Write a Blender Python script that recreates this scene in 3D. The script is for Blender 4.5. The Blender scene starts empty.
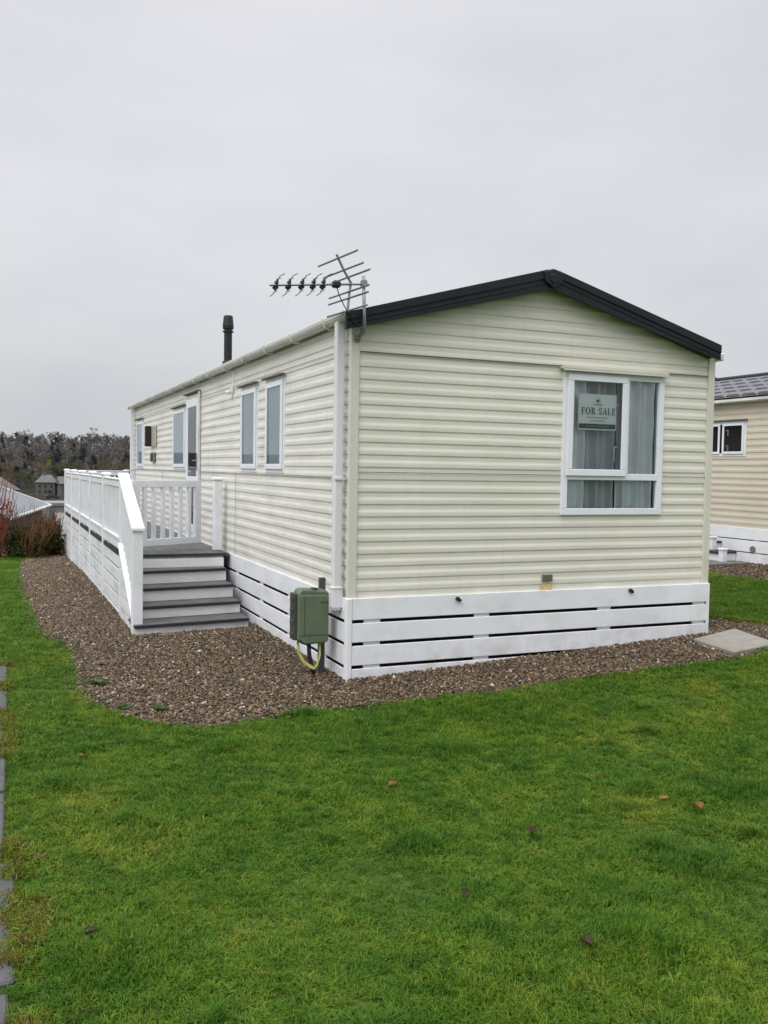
import bpy, bmesh, math, random
from mathutils import Vector, Matrix, noise
R = math.radians
random.seed(11)
S = bpy.context.scene
COL = S.collection

# ------------------------------------------------------------------ materials
def new_mat(name):
    m = bpy.data.materials.new(name); m.use_nodes = True
    nt = m.node_tree; nt.nodes.clear()
    out = nt.nodes.new('ShaderNodeOutputMaterial')
    return m, nt, nt.nodes, nt.links, out

def N(nt, typ, **kw):
    n = nt.nodes.new(typ)
    for k, v in kw.items():
        if k in n.inputs.keys(): n.inputs[k].default_value = v
        else: setattr(n, k, v)
    return n

def ramp(nt, fac, stops):
    r = nt.nodes.new('ShaderNodeValToRGB')
    cr = r.color_ramp
    while len(cr.elements) < len(stops): cr.elements.new(0.5)
    for e, (p, c) in zip(cr.elements, stops):
        e.position = p; e.color = (c[0], c[1], c[2], 1)
    nt.links.new(fac, r.inputs[0])
    return r.outputs[0]

def world_pos(nt, scale=(1, 1, 1)):
    g = nt.nodes.new('ShaderNodeNewGeometry')
    mp = nt.nodes.new('ShaderNodeMapping'); mp.inputs['Scale'].default_value = scale
    nt.links.new(g.outputs['Position'], mp.inputs['Vector'])
    return mp.outputs[0]

def noise_tex(nt, vec, scale, detail=5, rough=.6):
    n = nt.nodes.new('ShaderNodeTexNoise')
    n.inputs['Scale'].default_value = scale; n.inputs['Detail'].default_value = detail
    n.inputs['Roughness'].default_value = rough
    nt.links.new(vec, n.inputs['Vector'])
    return n.outputs[0]

def mixc(nt, fac, a, b, blend='MIX'):
    m = nt.nodes.new('ShaderNodeMix'); m.data_type = 'RGBA'; m.blend_type = blend
    for sock, v in ((m.inputs[0], fac), (m.inputs[6], a), (m.inputs[7], b)):
        if hasattr(v, 'is_linked') or isinstance(v, bpy.types.NodeSocket): nt.links.new(v, sock)
        elif isinstance(v, (int, float)): sock.default_value = v
        else: sock.default_value = (v[0], v[1], v[2], 1)
    return m.outputs[2]

def surf(name, col, rough=.5, var=.12, vscale=3, dirt=None, dirt_amt=0, dirt_scale=(1, 1, 1), bump=0, bscale=60, metal=0, spec=.5):
    """painted or moulded surface: base colour with mottling, dirt and fine bump"""
    m, nt, nd, lk, out = new_mat(name)
    b = nd.new('ShaderNodeBsdfPrincipled')
    pos = world_pos(nt)
    n1 = noise_tex(nt, pos, vscale, 6)
    lo = [c * (1 - var) for c in col]; hi = [min(1, c * (1 + var * .6)) for c in col]
    c = ramp(nt, n1, [(.3, lo), (.7, hi)])
    if dirt:
        p2 = world_pos(nt, dirt_scale)
        n2 = noise_tex(nt, p2, 1.0, 8, .7)
        f = ramp(nt, n2, [(.48, (0, 0, 0)), (.72, (dirt_amt,) * 3)])
        c = mixc(nt, f, c, dirt)
    lk.new(c, b.inputs['Base Color'])
    b.inputs['Roughness'].default_value = rough
    b.inputs['Metallic'].default_value = metal
    b.inputs['Specular IOR Level'].default_value = spec
    if bump:
        n3 = noise_tex(nt, pos, bscale, 4)
        bp = nd.new('ShaderNodeBump'); bp.inputs['Strength'].default_value = bump; bp.inputs['Distance'].default_value = .01
        lk.new(n3, bp.inputs['Height']); lk.new(bp.outputs[0], b.inputs['Normal'])
    lk.new(b.outputs[0], out.inputs[0])
    return m

def splash_white(name, col, dirt, z0, z1):
    m = surf(name, col, .45, .04, 2, dirt, .4, (2.5, 1.5, 3.5), .05, 40)
    nt = m.node_tree; b = [n for n in nt.nodes if n.type == 'BSDF_PRINCIPLED'][0]
    src = b.inputs['Base Color'].links[0].from_socket
    g = nt.nodes.new('ShaderNodeNewGeometry'); sp = nt.nodes.new('ShaderNodeSeparateXYZ'); nt.links.new(g.outputs['Position'], sp.inputs[0])
    slope = nt.nodes.new('ShaderNodeMath'); slope.operation = 'MULTIPLY_ADD'; slope.inputs[1].default_value = -.048; nt.links.new(sp.outputs[0], slope.inputs[0]); nt.links.new(sp.outputs[2], slope.inputs[2])
    mr = nt.nodes.new('ShaderNodeMapRange'); mr.inputs[1].default_value = z1; mr.inputs[2].default_value = z0; nt.links.new(slope.outputs[0], mr.inputs[0])
    sn = ramp(nt, noise_tex(nt, world_pos(nt), 9, 6, .7), [(.42, (0, 0, 0)), (.75, (.42, .42, .42))])
    mu = nt.nodes.new('ShaderNodeMath'); mu.operation = 'MULTIPLY'; nt.links.new(mr.outputs[0], mu.inputs[0]); nt.links.new(sn, mu.inputs[1])
    nt.links.new(mixc(nt, mu.outputs[0], src, (.20, .16, .11)), b.inputs['Base Color'])
    return m
def glass_mat(name, tint=(.93, .96, .97), ior=1.5, rough=.01):
    m, nt, nd, lk, out = new_mat(name)
    fr = N(nt, 'ShaderNodeFresnel', IOR=ior)
    gl = N(nt, 'ShaderNodeBsdfGlossy', Roughness=rough); gl.inputs[0].default_value = (.95, .97, 1, 1)
    tr = nd.new('ShaderNodeBsdfTransparent'); tr.inputs[0].default_value = (*tint, 1)
    mx = nd.new('ShaderNodeMixShader')
    lk.new(fr.outputs[0], mx.inputs[0]); lk.new(tr.outputs[0], mx.inputs[1]); lk.new(gl.outputs[0], mx.inputs[2])
    lk.new(mx.outputs[0], out.inputs[0])
    return m

def cladding_mat(name, col, dirt, amt):
    m, nt, nd, lk, out = new_mat(name)
    b = nd.new('ShaderNodeBsdfPrincipled')
    c = ramp(nt, noise_tex(nt, world_pos(nt), 1.3, 6), [(.3, [x * .95 for x in col]), (.7, [min(1, x * 1.04) for x in col])])
    # weather streaks running along the boards and a general film low on the wall
    f = ramp(nt, noise_tex(nt, world_pos(nt, (1.1, 1.1, 9)), 1.0, 8, .72), [(.47, (0, 0, 0)), (.74, (amt,) * 3)])
    c = mixc(nt, f, c, dirt)
    f2 = ramp(nt, noise_tex(nt, world_pos(nt, (14, 14, .9)), 1.0, 5, .6), [(.55, (0, 0, 0)), (.8, (amt * .5,) * 3)])
    c = mixc(nt, f2, c, [x * .8 for x in dirt])
    lk.new(c, b.inputs['Base Color']); b.inputs['Roughness'].default_value = .42
    bp = nd.new('ShaderNodeBump'); bp.inputs['Strength'].default_value = .12; bp.inputs['Distance'].default_value = .02
    lk.new(noise_tex(nt, world_pos(nt, (2, 2, 6)), 1.4, 3), bp.inputs['Height']); lk.new(bp.outputs[0], b.inputs['Normal'])
    lk.new(b.outputs[0], out.inputs[0])
    return m

M = {}
M['clad'] = cladding_mat('cream_cladding', (.705, .69, .605), (.52, .51, .40), .4)
M['clad_side'] = cladding_mat('cream_cladding_weathered', (.735, .72, .665), (.44, .43, .335), .6)
M['clad_tan'] = cladding_mat('tan_cladding', (.60, .545, .45), (.40, .35, .26), .3)
M['trim'] = surf('cream_trim', (.655, .64, .56), .4, .06, 2, (.4, .4, .25), .35, (3, 3, 2))
M['white'] = surf('white_upvc', (.79, .82, .87), .35, .03, 2, (.55, .56, .5), .25, (2, 2, 3))
M['whitedeck'] = splash_white('white_decking_plastic', (.80, .82, .855), (.45, .46, .42), .0, .26)
M['whitedirty'] = surf('white_board_stained', (.76, .78, .80), .5, .06, 3, (.16, .16, .15), .5, (2.2, 1.2, 4), .05, 40)
M['riser'] = surf('white_riser_stained', (.85, .855, .84), .5, .04, 3, (.56, .55, .40), .5, (2.5, 1.5, 5))
M['gutter'] = surf('weathered_gutter', (.74, .73, .70), .5, .1, 3, (.30, .30, .22), .6, (4, 1, 5))
M['pipe'] = surf('white_downpipe', (.74, .74, .77), .4, .05, 2)
M['fascia'] = surf('black_fascia', (.010, .012, .017), .5, .25, 4, spec=.3)
M['roof'] = surf('dark_roof', (.06, .06, .065), .7, .2, 5, bump=.3, bscale=30)
M['flue'] = surf('black_flue', (.012, .012, .014), .45, .3, 8)
M['tread'] = surf('grey_tread', (.085, .09, .097), .5, .2, 6, (.22, .22, .2), .5, (5, 5, 5), .2, 80)
M['nosing'] = surf('dark_nosing', (.025, .027, .032), .6, .2, 8)
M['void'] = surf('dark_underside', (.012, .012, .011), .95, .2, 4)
M['seam'] = surf('seam_shadow', (.115, .11, .085), .8, .2, 5)  # dark brown joint tone; side drip hoods borrow it as painted shade
M['glass'] = glass_mat('window_glass')
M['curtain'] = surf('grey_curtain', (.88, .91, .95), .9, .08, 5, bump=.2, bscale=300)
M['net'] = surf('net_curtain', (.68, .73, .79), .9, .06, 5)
M['curtaindark'] = surf('shadowed_curtain', (.64, .67, .70), .9, .1, 5, bump=.2, bscale=300)  # darker copy of the curtain colour, fold shade put into it
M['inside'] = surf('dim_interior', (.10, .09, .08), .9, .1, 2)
M['steel'] = surf('galvanised_steel', (.30, .31, .32), .42, .15, 20, metal=.7)
M['blackplastic'] = surf('black_plastic', (.016, .015, .017), .5, .2, 10)
M['boxgreen'] = surf('green_cabinet', (.105, .145, .088), .48, .1, 6, (.18, .2, .13), .4, (6, 6, 3), .1, 50)
M['boxdark'] = surf('green_cabinet_edge', (.045, .055, .045), .6, .15, 8)
M['post'] = surf('grey_post', (.06, .075, .07), .6, .2, 8)
M['earthcable'] = surf('yellow_green_cable', (.50, .52, .14), .5, .25, 14)
M['slab'] = surf('concrete_slab', (.275, .255, .22), .85, .18, 9, (.2, .19, .15), .5, (3, 3, 3), .4, 60)
M['greyslab'] = surf('grey_slab', (.15, .145, .135), .85, .2, 9, (.09, .09, .08), .5, (3, 3, 3), .4, 60)
M['wetslab'] = surf('damp_paving', (.085, .082, .088), .8, .25, 7, (.06, .06, .055), .6, (5, 5, 5), .4, 50)
M['signboard'] = surf('sign_white', (.90, .95, .94), .4, .02, 2)
M['signgreen'] = surf('sign_green', (.006, .045, .035), .5, .1, 4)
M['signgrey'] = surf('sign_grey_print', (.22, .32, .30), .5, .05, 4)
M['orange'] = surf('orange_sticker', (.68, .44, .17), .5, .25, 40, (.7, .66, .5), .5, (30, 30, 30))
M['grey'] = surf('grey_vent', (.16, .165, .14), .6, .15, 20)
M['lampglass'] = surf('lamp_glass', (.5, .47, .38), .3, .05, 6)
M['tile'] = surf('grey_roof_tile', (.12, .122, .14), .5, .25, 9, (.2, .2, .21), .5, (6, 6, 6), .2, 60)
M['brick'] = surf('brown_brick', (.22, .11, .075), .85, .25, 3)
M['render'] = surf('grey_stone_wall', (.12, .112, .10), .85, .2, 1)
M['renderdark'] = surf('dim_stone_wall', (.14, .13, .12), .85, .2, 1)
M['palesheet'] = surf('pale_sheet_roof', (.19, .205, .22), .5, .1, 1.5)
M['slateroof'] = surf('slate_roof', (.12, .118, .12), .7, .2, 1)
M['oldwood'] = surf('weathered_wood', (.045, .037, .03), .85, .25, 8)
M['carpaint'] = surf('dark_car_paint', (.03, .03, .035), .3, .1, 2)
M['carwhite'] = surf('pale_car_paint', (.6, .6, .6), .3, .05, 2)
M['bark'] = surf('grey_bark', (.13, .118, .112), .9, .3, .4)
M['redstem'] = surf('red_stem', (.27, .065, .035), .6, .35, 9)
M['orangestem'] = surf('orange_stem', (.17, .065, .025), .6, .35, 9)
M['brownstem'] = surf('brown_stem', (.07, .05, .035), .8, .3, 9)

def leaf_mat(name, a, b, scale=.5, trans=.25):
    m, nt, nd, lk, out = new_mat(name)
    c = ramp(nt, noise_tex(nt, world_pos(nt), scale, 4), [(.3, a), (.7, b)])
    d = nd.new('ShaderNodeBsdfDiffuse'); t = nd.new('ShaderNodeBsdfTranslucent'); mx = nd.new('ShaderNodeMixShader')
    mx.inputs[0].default_value = trans
    lk.new(c, d.inputs[0]); lk.new(c, t.inputs[0]); lk.new(d.outputs[0], mx.inputs[1]); lk.new(t.outputs[0], mx.inputs[2])
    lk.new(mx.outputs[0], out.inputs[0])
    return m
M['twig'] = leaf_mat('bare_twigs', (.150, .139, .137), (.21, .195, .190), .02, 0)  # distance haze put into the far wood colours, painted paler and greyer
M['twigred'] = leaf_mat('russet_twigs', (.140, .118, .111), (.19, .158, .146), .02, 0)  # russet twigs lightened the same way for distance haze
M['evergreen'] = leaf_mat('evergreen_needles', (.062, .073, .070), (.092, .106, .098), .06)
M['olive'] = leaf_mat('olive_leaves', (.070, .075, .045), (.11, .11, .06), .06)
M['autumn'] = leaf_mat('autumn_leaves', (.125, .096, .062), (.175, .13, .08), .06)
M['yellowleaf'] = leaf_mat('yellow_leaves', (.20, .18, .05), (.30, .25, .06), .2)
M['bushgreen'] = leaf_mat('bush_leaves', (.024, .032, .013), (.075, .078, .026), 3)
M['bushbrown'] = leaf_mat('brown_bush_leaves', (.055, .045, .022), (.17, .095, .035), 3)
M['weed'] = leaf_mat('weed_leaves', (.06, .12, .03), (.13, .2, .08), 10)
M['deadleaf'] = leaf_mat('dead_leaf', (.13, .065, .022), (.30, .17, .07), 30)
M['darkleaf'] = leaf_mat('rotten_leaf', (.035, .025, .018), (.09, .065, .045), 30)

# grass: colour wanders over the lawn, paler toward the blade tip
def grass_material(name='grass_blade', mul=(1, 1, 1)):
    m, nt, nd, lk, out = new_mat(name)
    pos = world_pos(nt)
    n1 = noise_tex(nt, pos, 1.3, 4); n2 = noise_tex(nt, pos, 9, 4)
    base = ramp(nt, n1, [(.30, (.042, .130, .010)), (.43, (.080, .200, .013)), (.56, (.138, .262, .018)), (.69, (.285, .345, .036))])
    alt = ramp(nt, n2, [(.3, (.040, .122, .013)), (.52, (.108, .228, .017)), (.70, (.25, .31, .042))])
    c = mixc(nt, .45, base, alt)
    oi = nd.new('ShaderNodeObjectInfo')
    c = mixc(nt, .75, c, ramp(nt, oi.outputs['Random'], [(0, (.55, .62, .6)), (.5, (1, 1, 1)), (.88, (1.25, 1.15, 1.1)), (.95, (1.9, 1.45, 1.9)), (1, (2.3, 1.5, 2.2))]), 'MULTIPLY')
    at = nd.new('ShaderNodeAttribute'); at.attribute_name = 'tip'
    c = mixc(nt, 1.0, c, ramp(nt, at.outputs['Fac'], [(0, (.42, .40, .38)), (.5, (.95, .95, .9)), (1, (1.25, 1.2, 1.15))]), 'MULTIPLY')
    c = mixc(nt, 1.0, c, mul, 'MULTIPLY')
    d = nd.new('ShaderNodeBsdfPrincipled'); d.inputs['Roughness'].default_value = .55; d.inputs['Specular IOR Level'].default_value = .18
    t = nd.new('ShaderNodeBsdfTranslucent'); mx = nd.new('ShaderNodeMixShader'); mx.inputs[0].default_value = .28
    lk.new(c, d.inputs['Base Color']); lk.new(c, t.inputs[0]); lk.new(d.outputs[0], mx.inputs[1]); lk.new(t.outputs[0], mx.inputs[2])
    lk.new(mx.outputs[0], out.inputs[0])
    return m
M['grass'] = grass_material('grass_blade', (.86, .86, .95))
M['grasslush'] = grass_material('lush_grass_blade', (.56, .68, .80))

def dry_grass_material():
    m, nt, nd, lk, out = new_mat('dry_grass')
    oi = nd.new('ShaderNodeObjectInfo')
    c = ramp(nt, oi.outputs['Random'], [(0, (.07, .04, .015)), (.28, (.14, .09, .028)), (.45, (.10, .15, .02)), (.85, (.11, .19, .02)), (1, (.28, .22, .09))])
    d = nd.new('ShaderNodeBsdfDiffuse'); lk.new(c, d.inputs[0]); lk.new(d.outputs[0], out.inputs[0])
    return m
M['drygrass'] = dry_grass_material()

def gravel_material():
    m, nt, nd, lk, out = new_mat('gravel_stone')
    oi = nd.new('ShaderNodeObjectInfo')
    c = ramp(nt, oi.outputs['Random'], [(0, (.030, .020, .010)), (.25, (.056, .036, .018)), (.5, (.104, .070, .036)), (.72, (.162, .112, .058)),
                                        (.88, (.185, .108, .055)), (.96, (.27, .205, .14)), (.99, (.42, .37, .30)), (1, (.48, .45, .40))])
    c = mixc(nt, .35, c, ramp(nt, noise_tex(nt, world_pos(nt), 60, 4), [(.3, (.6, .6, .6)), (.7, (1.3, 1.3, 1.3))]), 'MULTIPLY')
    b = nd.new('ShaderNodeBsdfPrincipled'); b.inputs['Roughness'].default_value = .6
    lk.new(c, b.inputs['Base Color']); lk.new(b.outputs[0], out.inputs[0])
    return m
M['stone'] = gravel_material()

def ground_material():
    """soil and moss near the lawn, rough winter fields and woodland floor further off"""
    m, nt, nd, lk, out = new_mat('ground_earth_and_turf')
    near = ramp(nt, noise_tex(nt, world_pos(nt), 3, 8), [(.3, (.028, .050, .009)), (.55, (.055, .095, .014)), (.72, (.09, .11, .025))])
    far = ramp(nt, noise_tex(nt, world_pos(nt), .02, 6), [(.35, (.026, .023, .019)), (.6, (.040, .035, .026))])
    g = nd.new('ShaderNodeNewGeometry'); sp = nd.new('ShaderNodeSeparateXYZ'); lk.new(g.outputs['Position'], sp.inputs[0])
    mr = nd.new('ShaderNodeMapRange'); mr.inputs[1].default_value = 16; mr.inputs[2].default_value = 60; lk.new(sp.outputs[1], mr.inputs[0])
    c = mixc(nt, mr.outputs[0], near, far)
    b = nd.new('ShaderNodeBsdfPrincipled'); b.inputs['Roughness'].default_value = .95; b.inputs['Specular IOR Level'].default_value = .1
    lk.new(c, b.inputs['Base Color'])
    bp = nd.new('ShaderNodeBump'); bp.inputs['Strength'].default_value = .6; bp.inputs['Distance'].default_value = .02
    lk.new(noise_tex(nt, world_pos(nt), 45, 5), bp.inputs['Height']); lk.new(bp.outputs[0], b.inputs['Normal'])
    lk.new(b.outputs[0], out.inputs[0])
    return m
M['ground'] = ground_material()
def gravel_bed_material():
    m, nt, nd, lk, out = new_mat('gravel_bed_fines')
    v = nd.new('ShaderNodeTexVoronoi'); v.inputs['Scale'].default_value = 55; lk.new(world_pos(nt), v.inputs['Vector'])
    c = ramp(nt, v.outputs['Color'], [(.2, (.03, .022, .015)), (.6, (.07, .05, .035)), (.9, (.13, .10, .07))])
    b = nd.new('ShaderNodeBsdfPrincipled'); b.inputs['Roughness'].default_value = .8; lk.new(c, b.inputs['Base Color'])
    bp = nd.new('ShaderNodeBump'); bp.inputs['Strength'].default_value = 1; bp.inputs['Distance'].default_value = .01
    lk.new(v.outputs['Distance'], bp.inputs['Height']); bp.invert = True; lk.new(bp.outputs[0], b.inputs['Normal'])
    lk.new(b.outputs[0], out.inputs[0])
    return m
M['gravelbed'] = gravel_bed_material()

# ------------------------------------------------------------------ mesh helpers
def ident(u, n, z): return (u, n, z)
def on_side(u, n, z): return (-n, u, z)          # wall facing -x: u runs along y, n outward
def on_gable(u, n, z): return (u, -n, z)         # wall facing -y: u runs along x, n outward
def on_next(u, n, z): return (X2 - n, u, z)      # long wall of the neighbouring caravan

class MB:
    def __init__(s): s.bm = bmesh.new()
    def vs(s, pts): return [s.bm.verts.new(p) for p in pts]
    def face(s, pts): return s.bm.faces.new(s.vs(pts))
    def hexa(s, b, t):
        v = s.vs(list(b) + list(t)); f = s.bm.faces.new
        f(v[0:4][::-1]); f(v[4:8])
        for i in range(4): f((v[i], v[(i + 1) % 4], v[4 + (i + 1) % 4], v[4 + i]))
        return s
    def box(s, a, b, mp=ident):
        (x0, y0, z0), (x1, y1, z1) = a, b
        q = lambda z: [mp(*p) for p in ((x0, y0, z), (x1, y0, z), (x1, y1, z), (x0, y1, z))]
        return s.hexa(q(z0), q(z1))
    def prism(s, poly, off):
        """polygon (3D points) extruded by the vector off"""
        a = s.vs(poly); b = s.vs([Vector(p) + Vector(off) for p in poly]); n = len(a)
        s.bm.faces.new(a[::-1]); s.bm.faces.new(b)
        for i in range(n): s.bm.faces.new((a[i], a[(i + 1) % n], b[(i + 1) % n], b[i]))
        return s
    def tube(s, pts, rad, seg=8, caps=True):
        pts = [Vector(p) for p in pts]; n = len(pts)
        rads = rad if isinstance(rad, (list, tuple)) else [rad] * n
        rings = []; ref = None
        for i, p in enumerate(pts):
            d = (pts[min(i + 1, n - 1)] - pts[max(i - 1, 0)]).normalized()
            if ref is None:
                ref = Vector((0, 0, 1)) if abs(d.z) < .9 else Vector((1, 0, 0))
            a = d.cross(ref).normalized(); ref = a.cross(d).normalized(); b = ref
            rings.append(s.vs([p + (a * math.cos(t) + b * math.sin(t)) * rads[i] for t in [2 * math.pi * k / seg for k in range(seg)]]))
        for r0, r1 in zip(rings, rings[1:]):
            for k in range(seg): s.bm.faces.new((r0[k], r0[(k + 1) % seg], r1[(k + 1) % seg], r1[k]))
        if caps and seg > 2: s.bm.faces.new(rings[0][::-1]); s.bm.faces.new(rings[-1])
        return s
    def lathe(s, c, prof, seg=20):
        rings = [s.vs([(c[0] + r * math.cos(2 * math.pi * k / seg), c[1] + r * math.sin(2 * math.pi * k / seg), c[2] + z) for k in range(seg)]) for r, z in prof]
        for r0, r1 in zip(rings, rings[1:]):
            for k in range(seg): s.bm.faces.new((r0[k], r0[(k + 1) % seg], r1[(k + 1) % seg], r1[k]))
        s.bm.faces.new(rings[0][::-1]); s.bm.faces.new(rings[-1])
        return s
    def build(s, name, mat, parent=None, bevel=0, smooth=False, recalc=True, base=None):
        bm = s.bm
        if recalc: bmesh.ops.recalc_face_normals(bm, faces=bm.faces)
        if bevel:
            es = [e for e in bm.edges if len(e.link_faces) == 2 and e.calc_face_angle(0) > .6]
            bmesh.ops.bevel(bm, geom=es, offset=bevel, segments=1, affect='EDGES', clamp_overlap=True)
        root = parent
        while root is not None and root.parent is not None: root = root.parent
        origin = Vector(base) if (base is not None and parent is None) else (Vector(root.location) if root is not None else Vector((0, 0, 0)))
        bm.transform(Matrix.Translation(-origin))
        me = bpy.data.meshes.new(name); bm.to_mesh(me); bm.free()
        if smooth:
            for p in me.polygons: p.use_smooth = True
        me.materials.append(mat)
        o = bpy.data.objects.new(name, me); COL.objects.link(o)
        if parent is not None: o.parent = parent
        elif base is not None: o.location = origin
        return o

def tag(o, label=None, cat=None, group=None, kind=None):
    for k, v in (('label', label), ('category', cat), ('group', group), ('kind', kind)):
        if v: o[k] = v
    return o
def thing(name, label, cat, loc=(0, 0, 0), group=None):
    o = bpy.data.objects.new(name, None); o.empty_display_size = .2; COL.objects.link(o); o.location = loc
    return tag(o, label, cat, group)
def copy_tree(o, parent=None):
    c = o.copy(); COL.objects.link(c)
    if parent is not None: c.parent = parent
    for ch in list(o.children): copy_tree(ch, c)
    return c

# ------------------------------------------------------------------ terrain
def lerp_table(t, x):
    if x <= t[0][0]: return t[0][1]
    for (a, b), (c, d) in zip(t, t[1:]):
        if x <= c:
            k = (x - a) / (c - a); k = k * k * (3 - 2 * k) if c - a > 20 else k
            return b + (d - b) * k
    return t[-1][1]
VALLEY = [(2, 0), (8, -.06), (12.6, -.20), (15, -.6), (25, -2.9), (45, -3.3), (150, -7), (330, -9.6), (420, -8.5), (520, -2), (680, 11), (900, 15), (4000, 15)]
def ground_z(x, y):
    side = .048 * min(max(x, 0), 12)
    k = 1 - min(max((y - 14) / 30, 0), 1)
    return side * k + lerp_table(VALLEY, y)

def grid_lines(stops):
    out = []
    for a, b, st in stops:
        n = max(1, round((b - a) / st)); out += [a + (b - a) * i / n for i in range(n)]
    out.append(stops[-1][1]); return out
gx = grid_lines([(-3000, -400, 650), (-400, -40, 45), (-40, -6, 4), (-6, 14, 1), (14, 60, 5), (60, 500, 44), (500, 3000, 625)])
gy = grid_lines([(-3000, -300, 675), (-300, -12, 36), (-12, 16, 1), (16, 60, 3), (60, 900, 30), (900, 4000, 775)])
g = MB()
rows = [[g.bm.verts.new((x, y, ground_z(x, y))) for x in gx] for y in gy]
for j in range(len(gy) - 1):
    for i in range(len(gx) - 1):
        g.bm.faces.new((rows[j][i], rows[j][i + 1], rows[j + 1][i + 1], rows[j + 1][i]))
go = g.build('ground', M['ground'], smooth=True); tag(go, kind='structure')

GRAVEL = [(3.96, .45), (4.16, -.02), (4.2, -.45), (3.74, -.62), (3.0, -.92), (2.71, -.86), (2.3, -.83), (1.79, -.82), (1.35, -.80), (.906, -.83), (.5, -.78), (.147, -.75), (-.2, -.72), (-.59, -.75), (-.95, -.84), (-1.285, -.90),
          (-1.48, -.73), (-1.612, -.58), (-1.74, -.3), (-1.853, .05), (-1.88, .7), (-1.87, 1.4), (-1.84, 1.9), (-1.93, 2.3), (-2.05, 2.7), (-2.07, 3.5), (-2.11, 5), (-2.13, 6.5), (-2.14, 8.3), (-2.1, 10.0), (-1.95, 11.5), (-1.9, 12.7), (4.0, 12.7), (3.95, 6), (3.93, 1.6)]
SLABQ = [(3.08, -.25), (3.0, -.82), (3.62, -.70), (3.78, -.05)]
GRAVEL2 = [(6.35, 6.9), (6.25, 4), (6.3, 1.5), (6.2, -5.6), (11.6, -5.6), (11.6, 6.9)]
def inside(poly, x, y):
    c = False; j = len(poly) - 1
    for i in range(len(poly)):
        xi, yi = poly[i]; xj, yj = poly[j]
        if (yi > y) != (yj > y) and x < (xj - xi) * (y - yi) / (yj - yi) + xi: c = not c
        j = i
    return c
def sheet(name, poly, mat, lift):
    mb = MB(); f = mb.face([(x, y, 0) for x, y in poly])
    xs = [p[0] for p in poly]; ys = [p[1] for p in poly]
    for ax, lo, hi in ((0, min(xs), max(xs)), (1, min(ys), max(ys))):
        v = math.floor(lo) + 1
        while v < hi:
            no = (1, 0, 0) if ax == 0 else (0, 1, 0); co = (v, 0, 0) if ax == 0 else (0, v, 0)
            bmesh.ops.bisect_plane(mb.bm, geom=mb.bm.verts[:] + mb.bm.edges[:] + mb.bm.faces[:], plane_co=co, plane_no=no); v += 1
    bmesh.ops.triangulate(mb.bm, faces=mb.bm.faces[:])
    for v in mb.bm.verts: v.co.z = ground_z(v.co.x, v.co.y) + lift
    return tag(mb.build(name, mat), kind='structure')
sheet('gravel_bed', GRAVEL, M['gravelbed'], .008)
sheet('gravel_bed', GRAVEL2, M['gravelbed'], .008)

# ------------------------------------------------------------------ corrugated cladding
PITCH = .094; DEPTH = .0062
def clad_profile(z0, z1, inv=False):
    pts = []; z = z0
    unit = [(0, .9), (.008, 1), (.026, 1), (.034, .85), (.050, .12), (.058, 0), (.083, 0), (.0885, .25)]
    while z < z1:
        for dz, d in unit:
            if z + dz < z1: pts.append((z + dz, d * DEPTH))
        z += PITCH
    pts.append((z1, 0)); return pts
def cladding(u0, u1, z0, z1, mp, holes=(), roofcut=None):
    mb = MB(); bm = mb.bm
    pr = clad_profile(z0, z1)
    n = max(1, int((u1 - u0) / 1.2)); us = [u0 + (u1 - u0) * i / n for i in range(n + 1)]
    grid = [[bm.verts.new((u, d, z)) for u in us] for z, d in pr]
    for a, b in zip(grid, grid[1:]):
        for i in range(n): bm.faces.new((a[i], a[i + 1], b[i + 1], b[i]))
    cut = lambda co, no, clear=False: bmesh.ops.bisect_plane(bm, geom=bm.verts[:] + bm.edges[:] + bm.faces[:], plane_co=co, plane_no=no, clear_outer=clear)
    for a, b, c, d in holes:
        for v in (a, b): cut((v, 0, 0), (1, 0, 0))
        for v in (c, d): cut((0, 0, v), (0, 0, 1))
    for a, b, c, d in holes:
        kill = [f for f in bm.faces if a < f.calc_center_median().x < b and c < f.calc_center_median().z < d]
        bmesh.ops.delete(bm, geom=kill, context='FACES')
    for co, no in (roofcut or ()): cut(co, no, True)
    for v in bm.verts: v.co = Vector(mp(*v.co))
    return mb

# ------------------------------------------------------------------ the caravan
CW, CL = 3.442, 11.95          # width, length
ZS, ZE, ZR = .617, 2.66, 3.10  # skirt top, eave, ridge of the end wall
XR = 1.66
car = thing('static_caravan', 'large cream static caravan with black gable trim standing on gravel behind the lawn', 'caravan', (0, 0, 0))

GW = (1.876, 2.888, 1.262, 2.442)
SIDE_WINS = [(1.70, 2.31), (2.64, 3.29), (6.47, 7.44), (10.52, 11.36)]
SZ0, SZ1 = 1.565, 2.44
DOOR = (5.49, 6.38, .66, 2.55)
sl = (ZR - ZE) / XR
ew = cladding(.03, CW - .03, ZS - .03, ZR + .02, on_gable, [GW], [((XR, 0, ZR), (sl, 0, 1)), ((XR, 0, ZR), (-sl, 0, 1))] if False else [((XR, 0, ZR), (-sl, 0, 1)), ((XR, 0, ZR), ((ZR - ZE) / (CW - XR), 0, 1))])
end_wall = ew.build('end_wall', M['clad'], car, recalc=False)
end_wall['label'] = 'cream corrugated end wall with the window'
sw = cladding(.03, CL - .03, ZS - .03, ZE + .05, on_side, [(a, b, SZ0, SZ1) for a, b in SIDE_WINS] + [DOOR])
side_wall = sw.build('side_wall', M['clad_side'], car, recalc=False)
side_wall['label'] = 'weathered cream corrugated long wall with the door'
w = MB()
w.box((CW - .012, .03, ZS - .03), (CW, CL - .03, ZE + .04)); w.build('side_wall', M['clad'], car)
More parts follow.
